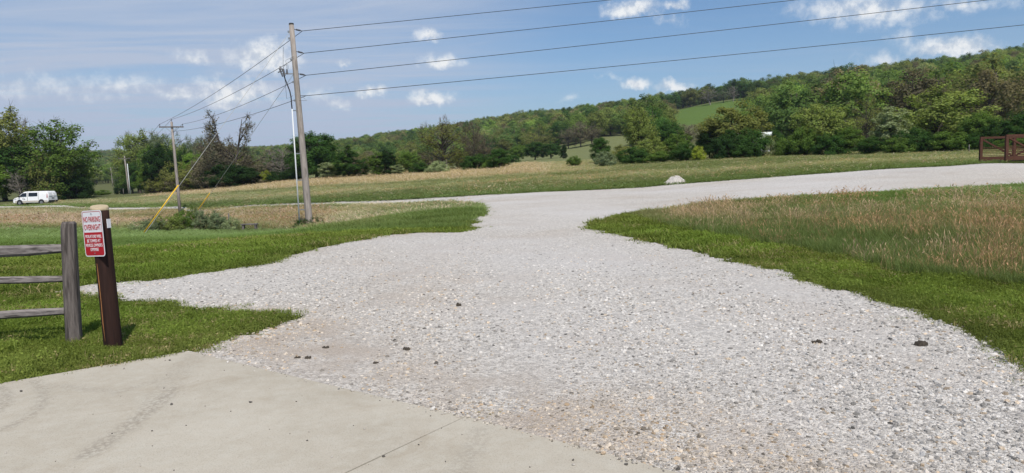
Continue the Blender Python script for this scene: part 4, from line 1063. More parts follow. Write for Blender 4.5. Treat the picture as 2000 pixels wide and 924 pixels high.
# ------------------------------------------------------------------ loose stones on the gravel
def stone_mesh(seed):
    import bmesh
    bm = bmesh.new(); bmesh.ops.create_icosphere(bm, subdivisions=1, radius=0.5)
    r = np.random.default_rng(seed); ax = r.normal(size=(7, 3)); ax /= np.linalg.norm(ax, axis=1)[:, None]; cut = r.uniform(.26, .46, 7)
    for v in bm.verts:
        p = np.array(v.co)
        for a, c in zip(ax, cut):
            d = p @ a
            if d > c: p = p - a * (d - c)
        v.co = Vector((p[0] * 1.15, p[1] * .9, p[2] * .7))
    me = bpy.data.meshes.new('stone'); bm.to_mesh(me); bm.free(); me.materials.append(M_stone); return me
def build_stones():
    x, y, r = polar(300000, 2.9, 19, -44, 44)
    e = rng.normal(0, .05, (len(x), 2)) * np.where(rng.uniform(0, 1, len(x)) < .12, 4.5, 1.0)[:, None]
    e2 = rng.normal(0, .035, (len(x), 2)); g = inpoly(x + e[:, 0], y + e[:, 1], GRAVEL) & ~inpoly(x + e2[:, 0], y + e2[:, 1], SLAB)
    dirt = gravel_dirt(x, y); v = vnoise(x, y, .7, 21)
    pk = gravel_packed(x, y); bare = np.clip(dirt * .50 * (v * 1.5).clip(0, 1) + pk * .80 + .30 * (vnoise(x, y, 1.9, 22) > .55), 0, .93)
    g &= rng.uniform(0, 1, len(x)) > bare
    x, y, r = x[g], y[g], r[g]; n = len(x); print('stones', n)
    px, py, _ = proj(x, y, np.zeros(n))
    coarse = 1 + .35 * sstep(px, 1000, 1900) * sstep(py, 560, 800)
    s = np.exp(rng.normal(math.log(.0110), .46, n)) * coarse * np.clip(r / 6, .9, 1.45); s = np.clip(s, .007, .042)
    z = np.where(inpoly(x, y, SLAB), .035 + s * .25, ground_z(x, y) + .010 + s * .08)
    tone = rng.uniform(.23, .70, n) * (.88 + .24 * vnoise(x, y, 2.3, 23)); c = np.stack([tone, tone * .95, tone * .875], -1)
    warm = rng.uniform(0, 1, n); c[warm < .10] *= np.array([1.0, .86, .70]); dk = warm > .955; c[dk] *= .35; bl = (warm > .65) & (warm < .72); c[bl] *= np.array([.93, .96, 1.0])
    dr = gravel_dirt(x, y)[:, None]; c = c * (1 - .6 * dr) + c * np.array([1.0, .84, .64]) * .6 * dr
    og = (rng.uniform(0, 1, n) < .16 * dr[:, 0] * np.where(px < 760, 1.0, .35)); c[og] = np.array([.46, .36, .25]) * rng.uniform(.7, 1.2, (og.sum(), 1))
    rot = rng.uniform(0, 6.28, (n, 3)); rot[:, :2] = rng.normal(0, .35, (n, 2))
    # a few crumbs on the concrete
    q = 420; ex = rng.uniform(-5, 2.2, q); ey = rng.uniform(2.4, 7, q); k = inpoly(ex, ey, SLAB); ex, ey = ex[k], ey[k]; q = len(ex)
    es = np.exp(rng.normal(math.log(.008), .45, q)); et = np.where(rng.uniform(0, 1, q) < .6, .10, .42)
    x = np.r_[x, ex]; y = np.r_[y, ey]; z = np.r_[z, .035 + es * .2]; s = np.r_[s, es]; c = np.r_[c, np.stack([et, et * .92, et * .8], -1)]; rot = np.r_[rot, rng.uniform(0, 6.28, (q, 3)) * np.array([.1, .1, 1])]
    o = scatter('loose_gravel', np.column_stack([x, y, z]), rot, np.column_stack([s, s, s]) * 1.25, rng.integers(0, 6, len(x)), c, [stone_mesh(i) for i in range(6)], M_stone)
    props(o, 'loose crushed limestone chips covering the gravel lot', 'gravel')
build_stones()

# ------------------------------------------------------------------ split-rail fence
def build_fence():
    b = hit(145, 676)[0]; k = np.linalg.norm(b - CAM)
    top = P(134, 433, float((b - CAM) @ _f) - 0.02)
    t = thing('split_rail_fence', b, 'weathered grey split-rail fence with three rails left of the sign', 'fence')
    o = Vector(b); axis = Vector(top) - o; H = axis.length
    rail_dir = Vector((-0.985, -0.17, 0)).normalized()
    def post(at, name):
        mb = MB(); n = 10; pts = []; rd = []
        prof = [(-.35, 1), (0, 1.02), (.3, 1), (.7, .97), (.95, .95), (.985, .90), (1.0, .74)]
        ax = rail_dir; ay = Vector((-ax.y, ax.x, 0))
        for (h, s) in prof:
            c = at + axis * h
            jit = random.uniform(-.004, .004)
            for q in range(12):
                a = 2 * math.pi * q / 12; ca, sa = math.cos(a), math.sin(a); e = max(abs(ca), abs(sa)) ** .75   # rounded square
                mb.v.append(tuple(c + (ax * ca + ay * sa) * (0.069 / e) * s + ax * jit))
        for i in range(len(prof) - 1):
            for q in range(12):
                q2 = (q + 1) % 12; mb.f.append((i * 12 + q, i * 12 + q2, (i + 1) * 12 + q2, (i + 1) * 12 + q))
        mb.f.append(tuple((len(prof) - 1) * 12 + q for q in range(12)))
        return mb.build(name, M_post_wood, t, False)
    post(Vector((0, 0, 0)), 'post'); post(rail_dir * 2.9, 'post')
    for (y0, y1, hh) in ((487, 477, .112), (545, 543, .082), (611, 610, .092)):
        dpt = float((b - CAM) @ _f)
        a = Vector(P(126, y0 - 2, dpt)) - o; a = a + rail_dir * (-.02)
        # the rail end sits in a mortise in the post; far end in the next post
        c = Vector(P(-250, y0 + (y1 - y0) * 2.3, dpt * 0.93)) - o
        c = a + rail_dir * 3.0 + Vector((0, 0, random.uniform(-.02, .03)))
        mb = MB(); N = 12; seg = 9
        for i in range(seg):
            u = i / (seg - 1); p = a.lerp(c, u) + Vector((0, 0, .008 * math.sin(u * 9 + y0)))
            d = rail_dir; sd_ = Vector((-d.y, d.x, 0)); w = .045 * (1 + .12 * math.sin(u * 7 + y0)); h = hh / 2 * (1 + .10 * math.sin(u * 5 + 2 * y0))
            if u < .04: w *= .7; h *= .8
            shape = [(-1, -.7), (-.6, -1), (.5, -.95), (1, -.5), (.95, .55), (.4, 1), (-.5, .9), (-1, .5)]
            for (q1, q2) in shape: mb.v.append(tuple(p + sd_ * w * q1 + Vector((0, 0, h * q2))))
        n = 8
        for i in range(seg - 1):
            for q in range(n):
                q2 = (q + 1) % n; mb.f.append((i * n + q, i * n + q2, (i + 1) * n + q2, (i + 1) * n + q))
        mb.f.append(tuple(range(n))[::-1]); mb.f.append(tuple((seg - 1) * n + q for q in range(n)))
        mb.build('rail', M_rail_wood, t)
build_fence()

# ------------------------------------------------------------------ sign on a leaning post
def text_mesh(body, name, size, sx, m):
    cu = bpy.data.curves.new(name, 'FONT'); cu.body = body; cu.size = size; cu.align_x = 'CENTER'; cu.align_y = 'CENTER'; cu.extrude = 0.0006; cu.offset = size * .004; cu.resolution_u = 3
    o = bpy.data.objects.new(name, cu); ROOT.objects.link(o); bpy.context.view_layer.update()
    me = bpy.data.meshes.new_from_object(o.evaluated_get(bpy.context.evaluated_depsgraph_get()))
    bpy.data.objects.remove(o); bpy.data.curves.remove(cu)
    for v in me.vertices: v.co.x *= sx
    me.materials.clear(); me.materials.append(m); me.name = name; return me
def rrect(w, h, r, n=5):
    out = []
    for cx, cy, a0 in ((w - r, h - r, 0), (-w + r, h - r, 90), (-w + r, -h + r, 180), (w - r, -h + r, 270)):
        for i in range(n + 1): a = R(a0 + 90 * i / n); out.append((cx + r * math.cos(a), cy + r * math.sin(a)))
    return out
def build_sign():
    b = hit(222, 683)[0]; dpt = float((b - CAM) @ _f)
    top = P(194, 407, dpt - 0.10)
    t = thing('no_parking_sign', b, 'red and white NO PARKING OVERNIGHT sign on a leaning round brown post', 'sign')
    ax = Vector(top - b); H = ax.length; axn = ax.normalized()
    mb = MB(); rp = .084
    hs = [-.3 / H, 0.0, .3, .6, .9, .985]
    mb.tube([ax * h for h in hs], [rp * 1.02, rp * 1.02, rp, rp * .99, rp * .985, rp * .985], 20)
    post = mb.build('post', M_brown_post, t, True)
    for p in post.data.polygons:
        if len(p.vertices) > 4: p.use_smooth = False
    mb = MB(); mb.tube([ax * .986, ax * 1.006, ax * 1.014], [rp * 1.0, rp * 1.0, rp * .93], 20)
    tc = Vector((CAM[0] - b[0], CAM[1] - b[1], 0)).normalized(); c0 = ax * 1.0
    for i in range(20, len(mb.v)):      # sawn off at a slant
        p = Vector(mb.v[i]); mb.v[i] = tuple(p - axn * ((p - c0).dot(tc) * .24))
    mb.build('sawn_top', M_cut, t)
    lf = Vector((CAM[0] - b[0], CAM[1] - b[1], 0)).normalized(); a3 = R(-52); lf = Vector((lf.x * math.cos(a3) - lf.y * math.sin(a3), lf.x * math.sin(a3) + lf.y * math.cos(a3), 0))
    MB().tube([ax * u + lf * (rp * 1.0) + Vector((.004 * math.sin(u * 19), 0, 0)) for u in (.06, .2, .35, .5, .62)], [.002, .005, .004, .005, .002], 5).build('wood_split', M_split, t)
    # the plate: tangent to the post on its left front
    view = Vector((b - CAM)); view.z = 0; view.normalize(); 
    nrm = -view; ang = R(-56); nrm = Vector((nrm.x * math.cos(ang) - nrm.y * math.sin(ang), nrm.x * math.sin(ang) + nrm.y * math.cos(ang), 0))
    zz = axn; nrm = (nrm - zz * nrm.dot(zz)).normalized(); xx = zz.cross(nrm).normalized() * 1.0
    if xx.dot(Vector(VR)) < 0: xx = -xx
    nn = xx.cross(zz); 
    M = Matrix((xx, zz, nn)).transposed().to_4x4()
    c = ax * (1 - .245 / H) + nn * (rp + .003) ; M.translation = c
    pl = MB(); W2, H2 = .1525, .2285
    def plate(poly, z0, z1):
        m_ = MB(); n = len(poly); m_.v = [(p[0], p[1], z0) for p in poly] + [(p[0], p[1], z1) for p in poly]
        m_.f = [tuple(range(n))[::-1], tuple(range(n, 2 * n))] + [(i, (i + 1) % n, n + (i + 1) % n, n + i) for i in range(n)]; return m_
    def put(m_, name, mt, parent):
        o = m_.build(name, mt, parent) if isinstance(m_, MB) else link(name, m_, mt, parent); return o
    pan = put(plate(rrect(W2, H2, .03), 0, .002), 'sign_panel', M_sign_white, t); pan.matrix_local = M
    # red frame line round the white half, red lower half
    outer = rrect(W2 - .010, H2 - .010, .024); inner = rrect(W2 - .0155, H2 - .0155, .0195)
    m_ = MB(); n = len(outer); m_.v = [(p[0], p[1], .0026) for p in outer] + [(p[0], p[1], .0026) for p in inner]
    m_.f = [(i, (i + 1) % n, n + (i + 1) % n, n + i) for i in range(n)]; put(m_, 'red_border', M_sign_red, pan)
    ysp = .012; low = [p for p in rrect(W2 - .0158, H2 - .0158, .019) if p[1] < ysp]
    low = [(W2 - .0158, ysp), (-(W2 - .0158), ysp)] + [p for p in low]
    m_ = MB(); m_.v = [(p[0], p[1], .0030) for p in low]; m_.f = [tuple(range(len(low)))]; put(m_, 'red_field', M_sign_red, pan)
    for (s_, y_, sz, sx, mt) in (('NO PARKING', .138, .078, .62, M_sign_red), ('OVERNIGHT', .060, .078, .62, M_sign_red),
                                 ('VIOLATORS WILL', -.030, .044, .72, M_sign_white), ('BE TOWED AT', -.074, .044, .72, M_sign_white),
                                 ("VEHICLE OWNER'S", -.118, .044, .72, M_sign_white), ('EXPENSE', -.160, .044, .72, M_sign_white)):
        me = text_mesh(s_, 'lettering', sz, sx, mt); xs = [v.co.x for v in me.vertices]; wd = max(xs) - min(xs)
        if wd > .255:
            for v in me.vertices: v.co.x *= .255 / wd
        o = link('lettering', me, None, pan); o.location = (0, y_, .0042)
    for yb in (.196, -.196):
        m_ = MB(); m_.tube([(0, yb, .002), (0, yb, .008)], .006, 8); put(m_, 'bolt', M_steel, pan)
    # white tag on the side of the post
    right = Vector((nn.x, nn.y, 0)).normalized(); a2 = R(112); tn = Vector((right.x * math.cos(a2) - right.y * math.sin(a2), right.x * math.sin(a2) + right.y * math.cos(a2), 0)); tn = (tn - axn * tn.dot(axn)).normalized()
    tx = axn.cross(tn); m_ = MB(); cc = ax * (1 - .155 / H) + tn * (rp * .99)
    m_.box(cc, (.028, .045, .003), Matrix((tx, axn, tn)).transposed()); m_.build('white_tag', M_sign_white, t)
build_sign()

# ------------------------------------------------------------------ utility poles and wires
def sag_line(a, b, sag, n=24):
    a = Vector(a); b = Vector(b); return [a.lerp(b, i / n) - Vector((0, 0, sag * 4 * (i / n) * (1 - i / n))) for i in range(n + 1)]
def wire(name, a, b, sag, label, rad=.016, m=None, group='overhead power lines', cat='power line'):
    o = MB().tube(sag_line(a, b, sag), rad, 5).build(name, m or M_wire, None, True); return props(o, label, cat, group)

D1 = 35.8
P1 = on_ground(600, D1); P1T = P(569, 47, D1)
def pole1_at(py):    # point on the pole axis at photo row py
    u = (450 - py) / (450 - 47.0); return Vector(P1) + (Vector(P1T) - Vector(P1)) * u
def build_pole1():
    t = thing('utility_pole', P1, 'tall leaning wooden utility pole with a white riser pipe and no crossarm', 'utility pole', 'utility poles')
    o = Vector(P1); ax = Vector(P1T) - o
    MB().tube([ax * u for u in (-.04, 0, .25, .5, .75, .995)], [.185, .182, .168, .152, .137, .122], 16).build('pole', M_pole, t, True)
    MB().tube([ax * .995, ax * 1.003], [.126, .120], 16).build('pole_cap', M_pole_top, t)
    ends = []
    for (py, ex, ey, k) in ((56, 590, 60.5, 1), (99, 594, 104, 1), (143, 598, 147, 1), (187, 598, 187, 0)):
        a = pole1_at(py) - o; e = Vector(P(ex, ey, D1 - .05)) - o; dirv = (e - a).normalized()
        a = a + dirv * .13; mb = MB(); mb.tube([a, e], .018, 6)
        if k:
            for q in range(6): p = a.lerp(e, .25 + .1 * q); mb.tube([p, p + dirv * .02], [.05, .03], 8)
        mb.build('insulator', M_insul, t, False); ends.append(o + e)
    # pin brackets on the left for the line to the next pole
    for py in (62, 75, 116, 160, 196):
        a = pole1_at(py) - o; mb = MB(); mb.box(a + Vector((-.16, -.02, 0)), (.05, .03, .05)); mb.build('bracket', M_steel, t)
    # riser: pipe, black cable, termination
    c0 = Vector(P(585.5, 442, D1 - .1)) - o; c1 = Vector(P(570.5, 213, D1 - .1)) - o
    MB().tube([c0.lerp(c1, u) for u in (0, .5, 1)], [.036, .035, .034], 8).build('riser_pipe', M_white_pipe, t, True)
    pts = [c1] + [Vector(P(a, b, D1 - .12)) - o for a, b in ((569.5, 203), (568.5, 190), (566, 178), (561, 165), (557, 155), (555, 148))]
    MB().tube(pts, .030, 8).build('riser_cable', M_black, t, True)
    for py, px in ((216, 571), (300, 576.5), (352, 580), (410, 584)):
        a = pole1_at(py) - o; b = Vector(P(px, py, D1 - .1)) - o; MB().beam(a, b, .04, .05).build('standoff_bracket', M_steel, t)
    a = pole1_at(144) - o; e = Vector(P(550, 144, D1 - .2)) - o; MB().beam(a, e, .05, .06).build('equipment_arm', M_steel, t)
    g = MB(); c = Vector(P(550, 142, D1 - .2)) - o
    g.beam(c + Vector((-.10, 0, .20)), c + Vector((.05, 0, -.20)), .06, .06); g.beam(c + Vector((-.18, 0, .02)), c + Vector((.10, 0, .10)), .05, .05)
    g.tube([c + Vector((.08, 0, .18)), c + Vector((.14, 0, -.16))], .055, 8); g.tube([c + Vector((-.06, 0, .32)), c + Vector((-.02, 0, .15))], [.03, .07], 8); g.build('fuse_cutout', M_insul, t)
    s = Vector(P(560.5, 139, D1 - .2)) - o; mb = MB(); mb.tube([s + Vector((0, 0, -.16)), s + Vector((0, 0, .10))], [.06, .035], 8); mb.build('lightning_arrester', M_insul, t)
    for pts in (((553, 138), (553, 105), (553.5, 92)), ((561, 136), (558, 118), (570, 112), (574, 111)), ((563, 135), (562, 126), (556, 128), (551, 136)), ((572, 187), (560, 193), (556, 150)), ((590, 189), (600, 196), (584, 197))):
        MB().tube([Vector(P(a, b, D1 - .15)) - o for a, b in pts], .008, 4).build('jumper_wire', M_wire, t)
    return ends
ENDS = build_pole1()

def crossarm_pole(px, top, d, label, armw, topx=None, pipe=None, base_y=None):
    g = on_ground(px, d); gp = proj(*g); tp = P(topx if topx is not None else px - 6, top, d)
    t = thing('utility_pole', g, label, 'utility pole', 'utility poles'); o = Vector(g); ax = Vector(tp) - o; H = ax.length
    w = 1.0 if d < 100 else 1.15
    MB().tube([ax * u for u in (-.03, .3, .65, 1)], [.165 * w, .15 * w, .135 * w, .115 * w], 12).build('pole', M_pole, t, True)
    a = ax * (1 - .55 / H); hv = Vector((VR[0], VR[1], 0)).normalized() * .96 + Vector((0, .3, 0)); hv.normalize(); L = armw / 2
    MB().beam(a - hv * L + Vector((0, -.15, 0)), a + hv * L + Vector((0, -.15, 0)), .11 * w, .13 * w).build('crossarm', M_grey_wood, t)
    ins = [a - hv * L * .93 + Vector((0, -.15, .08)), ax * 1.0 + Vector((0, 0, .02)), a + hv * L * .93 + Vector((0, -.15, .08))]
    if d < 180:
        for s in (-1, 1):
            MB().beam(a + hv * L * .5 * s + Vector((0, -.17, 0)), a + Vector((0, -.13, -.62)), .04, .04).build('brace', M_steel, t)
        for p in ins: MB().tube([p, p + Vector((0, 0, .12)), p + Vector((0, 0, .2)), p + Vector((0, 0, .24))], [.03, .03, .06, .03], 8).build('insulator', M_insul, t)
    if pipe:
        c0 = Vector(P(pipe[0], pipe[1], d - .3)) - o; c1 = Vector(P(pipe[2], pipe[3], d - .3)) - o; c0.z = -.1
        MB().tube([c0, c1], .10, 8).build('riser_pipe', M_white_pipe, t, True)
    return [o + p + Vector((0, 0, .22)) for p in ins] + [o + ax * (1 - 1.0 / H)]
E2 = crossarm_pole(347.5, 238, 74, 'wooden utility pole with a braced crossarm behind the yellow guy guards', 2.35, 335)
E3 = crossarm_pole(250, 305, 165, 'crossarm utility pole with a white pipe beside it, left of the dark trees', 2.5, 243, (255, 383, 248.5, 320))
E4 = crossarm_pole(219.5, 327, 300, 'small distant crossarm utility pole nearest right of the far pole cluster', 2.6, 216)
E5 = crossarm_pole(200.5, 331, 390, 'distant utility pole in the middle of the far pole cluster', 3.4, 197)
E6 = crossarm_pole(188.5, 336, 470, 'tiny far utility pole second from the left end of the line', 2.6, 186)
E7 = crossarm_pole(182.5, 339, 560, 'tiny far utility pole at the very end of the line', 2.6, 181)
lab = ['top', 'second', 'third', 'lowest']
# spans to the right run to the next pole beyond the picture
RE = [(1157, 0), (1517, 0), (1897, 0), (2000, 45)]
NX = on_ground(3150, 33.0)
tN = thing('utility_pole', NX, 'utility pole beyond the right edge carrying the far wire ends', 'utility pole', 'utility poles')
RS = []
for i, (ex, ey) in enumerate(RE):
    a = ENDS[i]; pa = proj(*a); sl = (ey - pa[1]) / (ex - pa[0]); yy = float(pa[1] + (3150 - pa[0]) * sl * (1.02))
    RS.append(Vector(P(3150, yy, 33.0)))
MB().tube([Vector((0, 0, -.3)), Vector((0, 0, RS[0].z - NX[2] + .3))], [.18, .12], 12).build('pole', M_pole, tN, True)
MB().beam(Vector((0, 0, RS[0].z - NX[2])), RS[0] - Vector(NX) + Vector((.05, 0, 0)), .05, .05).build('bracket', M_steel, tN)
for i in range(4):
    wire('power_line', ENDS[i], RS[i], .16, '%s of the four wires running right from the tall leaning pole' % lab[i], .0145)
ST = [P(590, 61, D1), P(594, 104, D1), P(598, 147, D1), P(596, 188, D1)]
for i, e in enumerate((E2[0], E2[1], E2[2], E2[3])):
    wire('power_line', ST[i], e, .35, '%s wire from the tall leaning pole left to the crossarm pole' % lab[i], .014)
for i in range(4):
    wire('power_line', E2[i], E3[i], .9, '%s wire sloping left from the crossarm pole to the pole with the pipe' % ['left', 'middle', 'right', 'lowest'][i], .016)
for i in range(3):
    wire('power_line', E3[i], E4[i], 1.2, '%s thin wire from the pole with the pipe to the far poles' % ['left', 'middle', 'right'][i], .016)
# guys
for (ax_, ay_, ty, yend, lb) in ((276, 461, 58, .235, 'left'), (366, 440, 139, .25, 'right')):
    g = Vector(hit(ax_, ay_)[0]); top = pole1_at(ty)
    t = thing('guy_wire', g, '%s guy wire with a yellow plastic guard anchored %s' % (lb, 'in the grass' if lb == 'left' else 'in the brambles'), 'guy wire', 'guy wires of the tall pole')
    MB().tube([Vector((0, 0, -.1)), top - g], .010, 5).build('cable', M_guy, t)
    MB().tube([Vector((0, 0, 0)) , (top - g) * yend], .031, 8).build('yellow_guard', M_yellow, t, True)

# stakes and a low trough in the meadow
for (px, y0, y1, d, lb) in ((418, 432, 407, 44, 'thin grey fence stake left of the other stake in the meadow'), (441.5, 437, 409, 42, 'thicker brown fence stake in the meadow behind the brambles'),
                            (239, 386, 374, 125, 'small dark stake in the tan grass by the pole with the pipe'), (1891, 305, 289, 72, 'pale fence stake in the grass left of the rusty bridge')):
    g = on_ground(px, d); hh = (y0 - y1) * d / F_PX
    MBo = MB(); w = .05 if d < 100 else .07
    MBo.tube([(0, 0, -.2), (.01, 0, hh * .5), (0.02, 0.01, hh), (.02, .01, hh + .02)], [w, w * .95, w * .9, w * .5], 8)
    props(MBo.build('fence_stake', M_grey_wood, None, True, 0, g), lb, 'stake', 'old stakes in the meadow')
g = on_ground(482, 37.5); t = thing('plank_trough', g, 'low weathered plank trough in the meadow grass left of the tall pole', 'trough', None, .1)
MB().box((0, 0, .42), (.42, .16, .03)).build('plank', M_grey_wood, t, bevel=.006)
for s in (-.32, .32): MB().box((s, 0, .18), (.05, .13, .205)).build('leg', M_grey_wood, t)

# ------------------------------------------------------------------ gravel pile
def build_pile():
    import bmesh
    g = on_ground(1320, 47.2); bm = bmesh.new(); bmesh.ops.create_grid(bm, x_segments=40, y_segments=40, size=1.0)
    r = np.random.default_rng(5)
    for v in bm.verts:
        q = math.hypot(v.co.x, v.co.y); a = math.atan2(v.co.y, v.co.x)
        k = max(0, 1 - q / (.92 + .07 * math.sin(3 * a + 1) + .04 * math.sin(7 * a)))
        h = k * .66 * (1 + .12 * math.sin(4 * a + q * 6) + .06 * math.sin(9 * a)); h = min(h, .46 + .10 * k + .05 * math.sin(a * 3))
        v.co = Vector((v.co.x * 1.0 + r.normal(0, .01), v.co.y * .9 + r.normal(0, .01), h + r.normal(0, .022) * (k > 0) - .04))
    me = bpy.data.meshes.new('gravel_pile'); bm.to_mesh(me); bm.free(); me.materials.append(M_gravel)
    props(link('gravel_pile', me, None, None, g), 'small heap of white gravel at the far edge of the road', 'gravel pile')
build_pile()

# dark clods on the gravel
def clod(px, py, w, h, label):
    g = hit(px, py)[0]; d = float((g - CAM) @ _f); W = w * d / F_PX; mb = MB()
    import bmesh
    bm = bmesh.new()
    for q in range(7):
        c = Vector((random.uniform(-.32, .32) * W, random.uniform(-.25, .25) * W, 0)); s = W * random.uniform(.16, .26)
        res = bmesh.ops.create_icosphere(bm, subdivisions=2, radius=1)
        for v in res['verts']: v.co = c + Vector((v.co.x * s * random.uniform(.9, 1.1), v.co.y * s * random.uniform(.9, 1.1), max(-.2, v.co.z + random.uniform(-.15, .15)) * h * d / F_PX * random.uniform(.7, 1.3) + .012))
    me = bpy.data.meshes.new('clod'); bm.to_mesh(me); bm.free(); me.materials.append(M_dung)
    props(link('clod', me, None, None, g), label, 'clod', 'dark clods lying on the gravel')
clod(1797, 677, 28, 9, 'largest dark clod, on the gravel near the right grass verge')
clod(1594, 672, 24, 5, 'flat dark clod left of the largest clod on the right gravel')
clod(793, 686, 16, 5, 'small dark clod in the middle of the left gravel')
clod(735, 712, 14, 3, 'small dark clod right of the concrete corner')
clod(637, 682, 18, 3, 'flat clod nearest to the grass tip left of the gravel')
clod(601, 703, 16, 4, 'dark clod close to the concrete edge, right of its neighbour')
clod(582, 702, 14, 3, 'dark clod close to the concrete edge, nearer the grass')
clod(896, 600, 11, 6, 'tiny dark clod at the centre of the gravel')

# ------------------------------------------------------------------ white van
def build_van():
    g = on_ground(66, 100); v = thing('van', g, 'white cargo van parked on the far road at the left', 'van', None, math.pi - .05)
    Wd = .965
    prof = [(-2.45, .34), (-2.57, .55), (-2.57, 1.02), (-2.50, 1.45), (-2.40, 1.80), (-2.28, 1.88), (-1.2, 1.915), (.55, 1.91), (.95, 1.86), (1.30, 1.66), (1.80, 1.22), (1.95, 1.12), (2.38, .98), (2.55, .82), (2.60, .55), (2.56, .34)]
    mb = MB(); lay = [(-1.0, 0), (-.93, .0), (0, 0), (.93, 0), (1.0, 0)]
    def yw(z): return Wd - max(0, z - 1.0) * .17
    n = len(prof); ys = (-1, -.96, 0, .96, 1)
    for s in ys:
        for (x, z) in prof:
            e = .965 if abs(s) == 1 else 1.0
            mb.v.append((x * (e if abs(s) == 1 else 1), s * yw(z), .34 + (z - .34) * (.975 if abs(s) == 1 else 1)))
    for L in range(4):
        for i in range(n):
            j = (i + 1) % n; mb.f.append((L * n + i, L * n + j, (L + 1) * n + j, (L + 1) * n + i))
    mb.f.append(tuple(range(n))[::-1]); mb.f.append(tuple(4 * n + i for i in range(n)))
    mb.build('body', M_van, v, bevel=.03)
    for s in (-1, 1):
        def panel(poly, name, m, off):
            q = MB(); N = len(poly); q.v = [(x, s * (yw(z) + off), z) for x, z in poly] + [(x, s * (yw(z) - .03), z) for x, z in poly]
            q.f = [tuple(range(N)), tuple(range(N, 2 * N))[::-1]] + [(i, (i + 1) % N, N + (i + 1) % N, N + i) for i in range(N)]
            return q.build(name, m, v)
        panel([(1.72, 1.20), (1.18, 1.68), (.62, 1.70), (.62, 1.20)], 'side_window', M_glass, .006)
        panel([(.32, 1.72), (-.98, 1.72), (-.98, 1.22), (.32, 1.22)], 'side_window', M_glass, .006)
        panel([(2.3, .62), (-2.45, .62), (-2.45, .40), (2.3, .40)], 'dusty_sill', M_van_dirty, .008)
        panel([(.50, 1.78), (.46, 1.78), (.46, .6), (.50, .6)], 'door_gap', M_black, .003)
        panel([(-1.10, 1.78), (-1.13, 1.78), (-1.13, .7), (-1.10, .7)], 'door_gap', M_black, .003)
        panel([(-2.36, 1.62), (-2.44, 1.40), (-2.50, .98), (-2.34, .98)], 'tail_lamp', M_red_lens, .012)
        panel([(2.36, .93), (2.10, .98), (2.10, .80), (2.42, .78)], 'headlamp', M_lamp_lens, .010)
        q = MB(); q.box((1.62, s * 1.06, 1.22), (.06, .12, .10)); q.build('mirror', M_black, v, bevel=.02)
        for x in (1.62, -1.55):
            q = MB(); q.tube([(x, s * .80, .36), (x, s * .985, .36)], .43, 20); q.build('wheel_arch', M_black, v)
            q = MB(); q.tube([(x, s * .76, .335), (x, s * .99, .335), (x, s * 1.005, .335)], [.335, .335, .30], 20); w = q.build('wheel', M_black, v)
            q = MB(); q.tube([(x, s * 1.0, .335), (x, s * 1.012, .335)], .21, 16); q.build('rim', M_rim, w)
        # door lettering
        me = text_mesh('Ca', 'lettering', .36, 1.0, M_black); o = link('lettering', me, None, v)
        o.rotation_euler = (math.pi / 2, 0, 0 if s < 0 else math.pi); o.location = (.98, s * (Wd + .012), .88)
    q = MB(); q.box((-2.57, 0, .50), (.06, .90, .12)); q.build('rear_bumper', M_black, v, bevel=.02)
    q = MB(); q.box((-2.585, 0, .92), (.012, .26, .055)); q.build('number_plate', M_glass, v)
    q = MB(); q.box((-2.555, -.43, 1.42), (.03, .34, .20), Matrix.Rotation(.12, 3, 'Y')); q.box((-2.555, .43, 1.42), (.03, .34, .20), Matrix.Rotation(.12, 3, 'Y')); q.build('rear_window', M_van, v)
    q = MB(); q.box((2.60, 0, .60), (.05, .86, .22)); q.build('front_bumper', M_black, v, bevel=.03)
    q = MB(); q.v = [(1.34, -.78, 1.655), (1.34, .78, 1.655), (1.80, .84, 1.245), (1.80, -.84, 1.245)]; q.f = [(0, 1, 2, 3)]; q.build('windscreen', M_glass, v)
build_van()

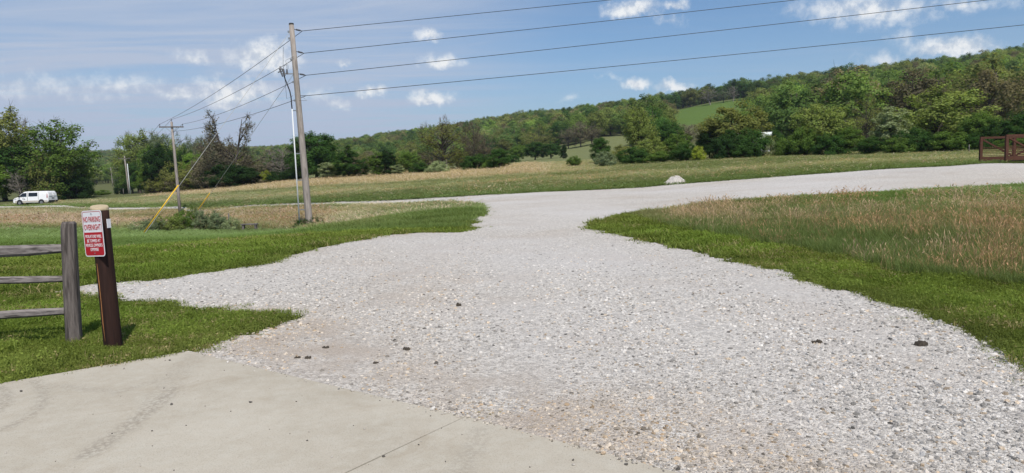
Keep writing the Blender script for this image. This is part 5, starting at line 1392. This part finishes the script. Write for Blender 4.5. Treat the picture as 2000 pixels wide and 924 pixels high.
# ------------------------------------------------------------------ rusty truss footbridge
def build_bridge():
    A = on_ground(1914, 44.0); Bn = on_ground(1964, 41.4)
    t = thing('truss_footbridge', A, 'rust brown steel truss footbridge at the right end of the gravel road', 'footbridge')
    o = Vector(A); cross = Vector((Bn[0] - A[0], Bn[1] - A[1], 0)); W = cross.length; cross.normalize(); ax = Vector((-cross.y, cross.x, 0))
    if ax.x < 0: ax = -ax
    pan = 1.95; npan = 7; Ht = 1.56; zb = .05
    for k, side in enumerate((0.0, W)):
        s0 = cross * side; dz = Vector((0, 0, 0.0))
        q = lambda i, z: s0 + ax * (pan * i) + Vector((0, 0, zb + z)) + dz
        MB().beam(q(-.03, Ht), q(npan + .03, Ht), .13, .13).build('top_chord', M_rust, t)
        MB().beam(q(-.03, .26), q(npan + .03, .26), .13, .26).build('bottom_chord', M_rust, t)
        for i in range(npan + 1):
            MB().beam(q(i, -.12), q(i, Ht - .065), .15, .15, up=tuple(ax)).build('upright', M_rust, t)
        for i in range(npan):
            a, b = (q(i + .04, Ht - .1), q(i + .96, .40)) if i % 2 == 0 else (q(i + .04, .40), q(i + .96, Ht - .1))
            MB().beam(a, b, .09, .09).build('diagonal', M_rust, t)
        for h in (.46, .56, .66, .76, .86, .96):
            inn = cross * (.05 if side == 0 else -.05)
            MB().beam(q(0, h) + inn, q(npan, h) + inn, .025, .03).build('rail', M_rust, t)
    a = cross * (W / 2) + Vector((0, 0, zb + .10)); MB().beam(a - ax * .0, a + ax * pan * npan, W - .14, .08).build('deck', M_grey_wood, t)
    for i in range(npan + 1):
        MB().beam(ax * pan * i + Vector((0, 0, zb - .03)), ax * pan * i + cross * W + Vector((0, 0, zb - .03)), .12, .14).build('floor_beam', M_rust, t)
build_bridge()

# ------------------------------------------------------------------ farmhouse beyond the trees
def build_house():
    g = on_ground(1458, 140) - np.array([0, 0, .45]); t = thing('farmhouse', g, 'white farmhouse with a pale metal roof half hidden behind the drooping tree', 'house', None, -.35)
    mb = MB(); t.scale = (.85, .85, .85); mb.box((0, 0, 1.3), (5.2, 3.2, 1.5)); mb.prism([(-3.2, 2.8), (3.2, 2.8), (0, 4.6)], -5.19, 5.19)
    for i in range(8, len(mb.v)): x, y, z = mb.v[i]; mb.v[i] = (y, x, z)
    mb.build('wall', M_wall, t)
    for s in (-1, 1):
        q = MB(); n = Vector((0, s * .49, .87)); c = Vector((0, s * 1.72, 3.72)); q.box(c, (5.6, 2.05, .06), Matrix.Rotation(-s * .512, 3, 'X')); q.build('roof', M_roof, t)
    for s in (-1, 1):
        for x in (-3.4, -1.1, 1.3, 3.6):
            q = MB(); q.box((x, s * 3.22, 1.7), (.5, .03, .65)); q.build('window', M_glass, t)
    q = MB(); q.box((.1, -3.23, 1.0), (.48, .03, 1.0)); q.build('door', M_grey_wood, t)
    q = MB(); q.box((2.2, 0, 4.8), (.35, .35, .6)); q.build('chimney', M_rust, t)
build_house()
print('objects', len(SC.objects))

# ------------------------------------------------------------------ the air: far hills fade a little
def build_haze():
    m = bpy.data.materials.new('haze'); m.use_nodes = True; t = NT(m.node_tree)
    v = t.n('ShaderNodeVolumePrincipled', {'Color': (0.80, 0.88, 1.0, 1), 'Density': 0.00013, 'Anisotropy': 0.2})
    o = t.n('ShaderNodeOutputMaterial'); t.t.links.new(v.outputs[0], o.inputs['Volume'])
    zmin = min((o_.matrix_world @ Vector(c)).z for o_ in SC.objects if o_.name == 'ground' for c in o_.bound_box) - 1.0
    b = MB().box((0, 0, (zmin + 140) / 2), (6100, 6100, (140 - zmin) / 2)).build('haze', m); props(b, kind='stuff')
build_haze()
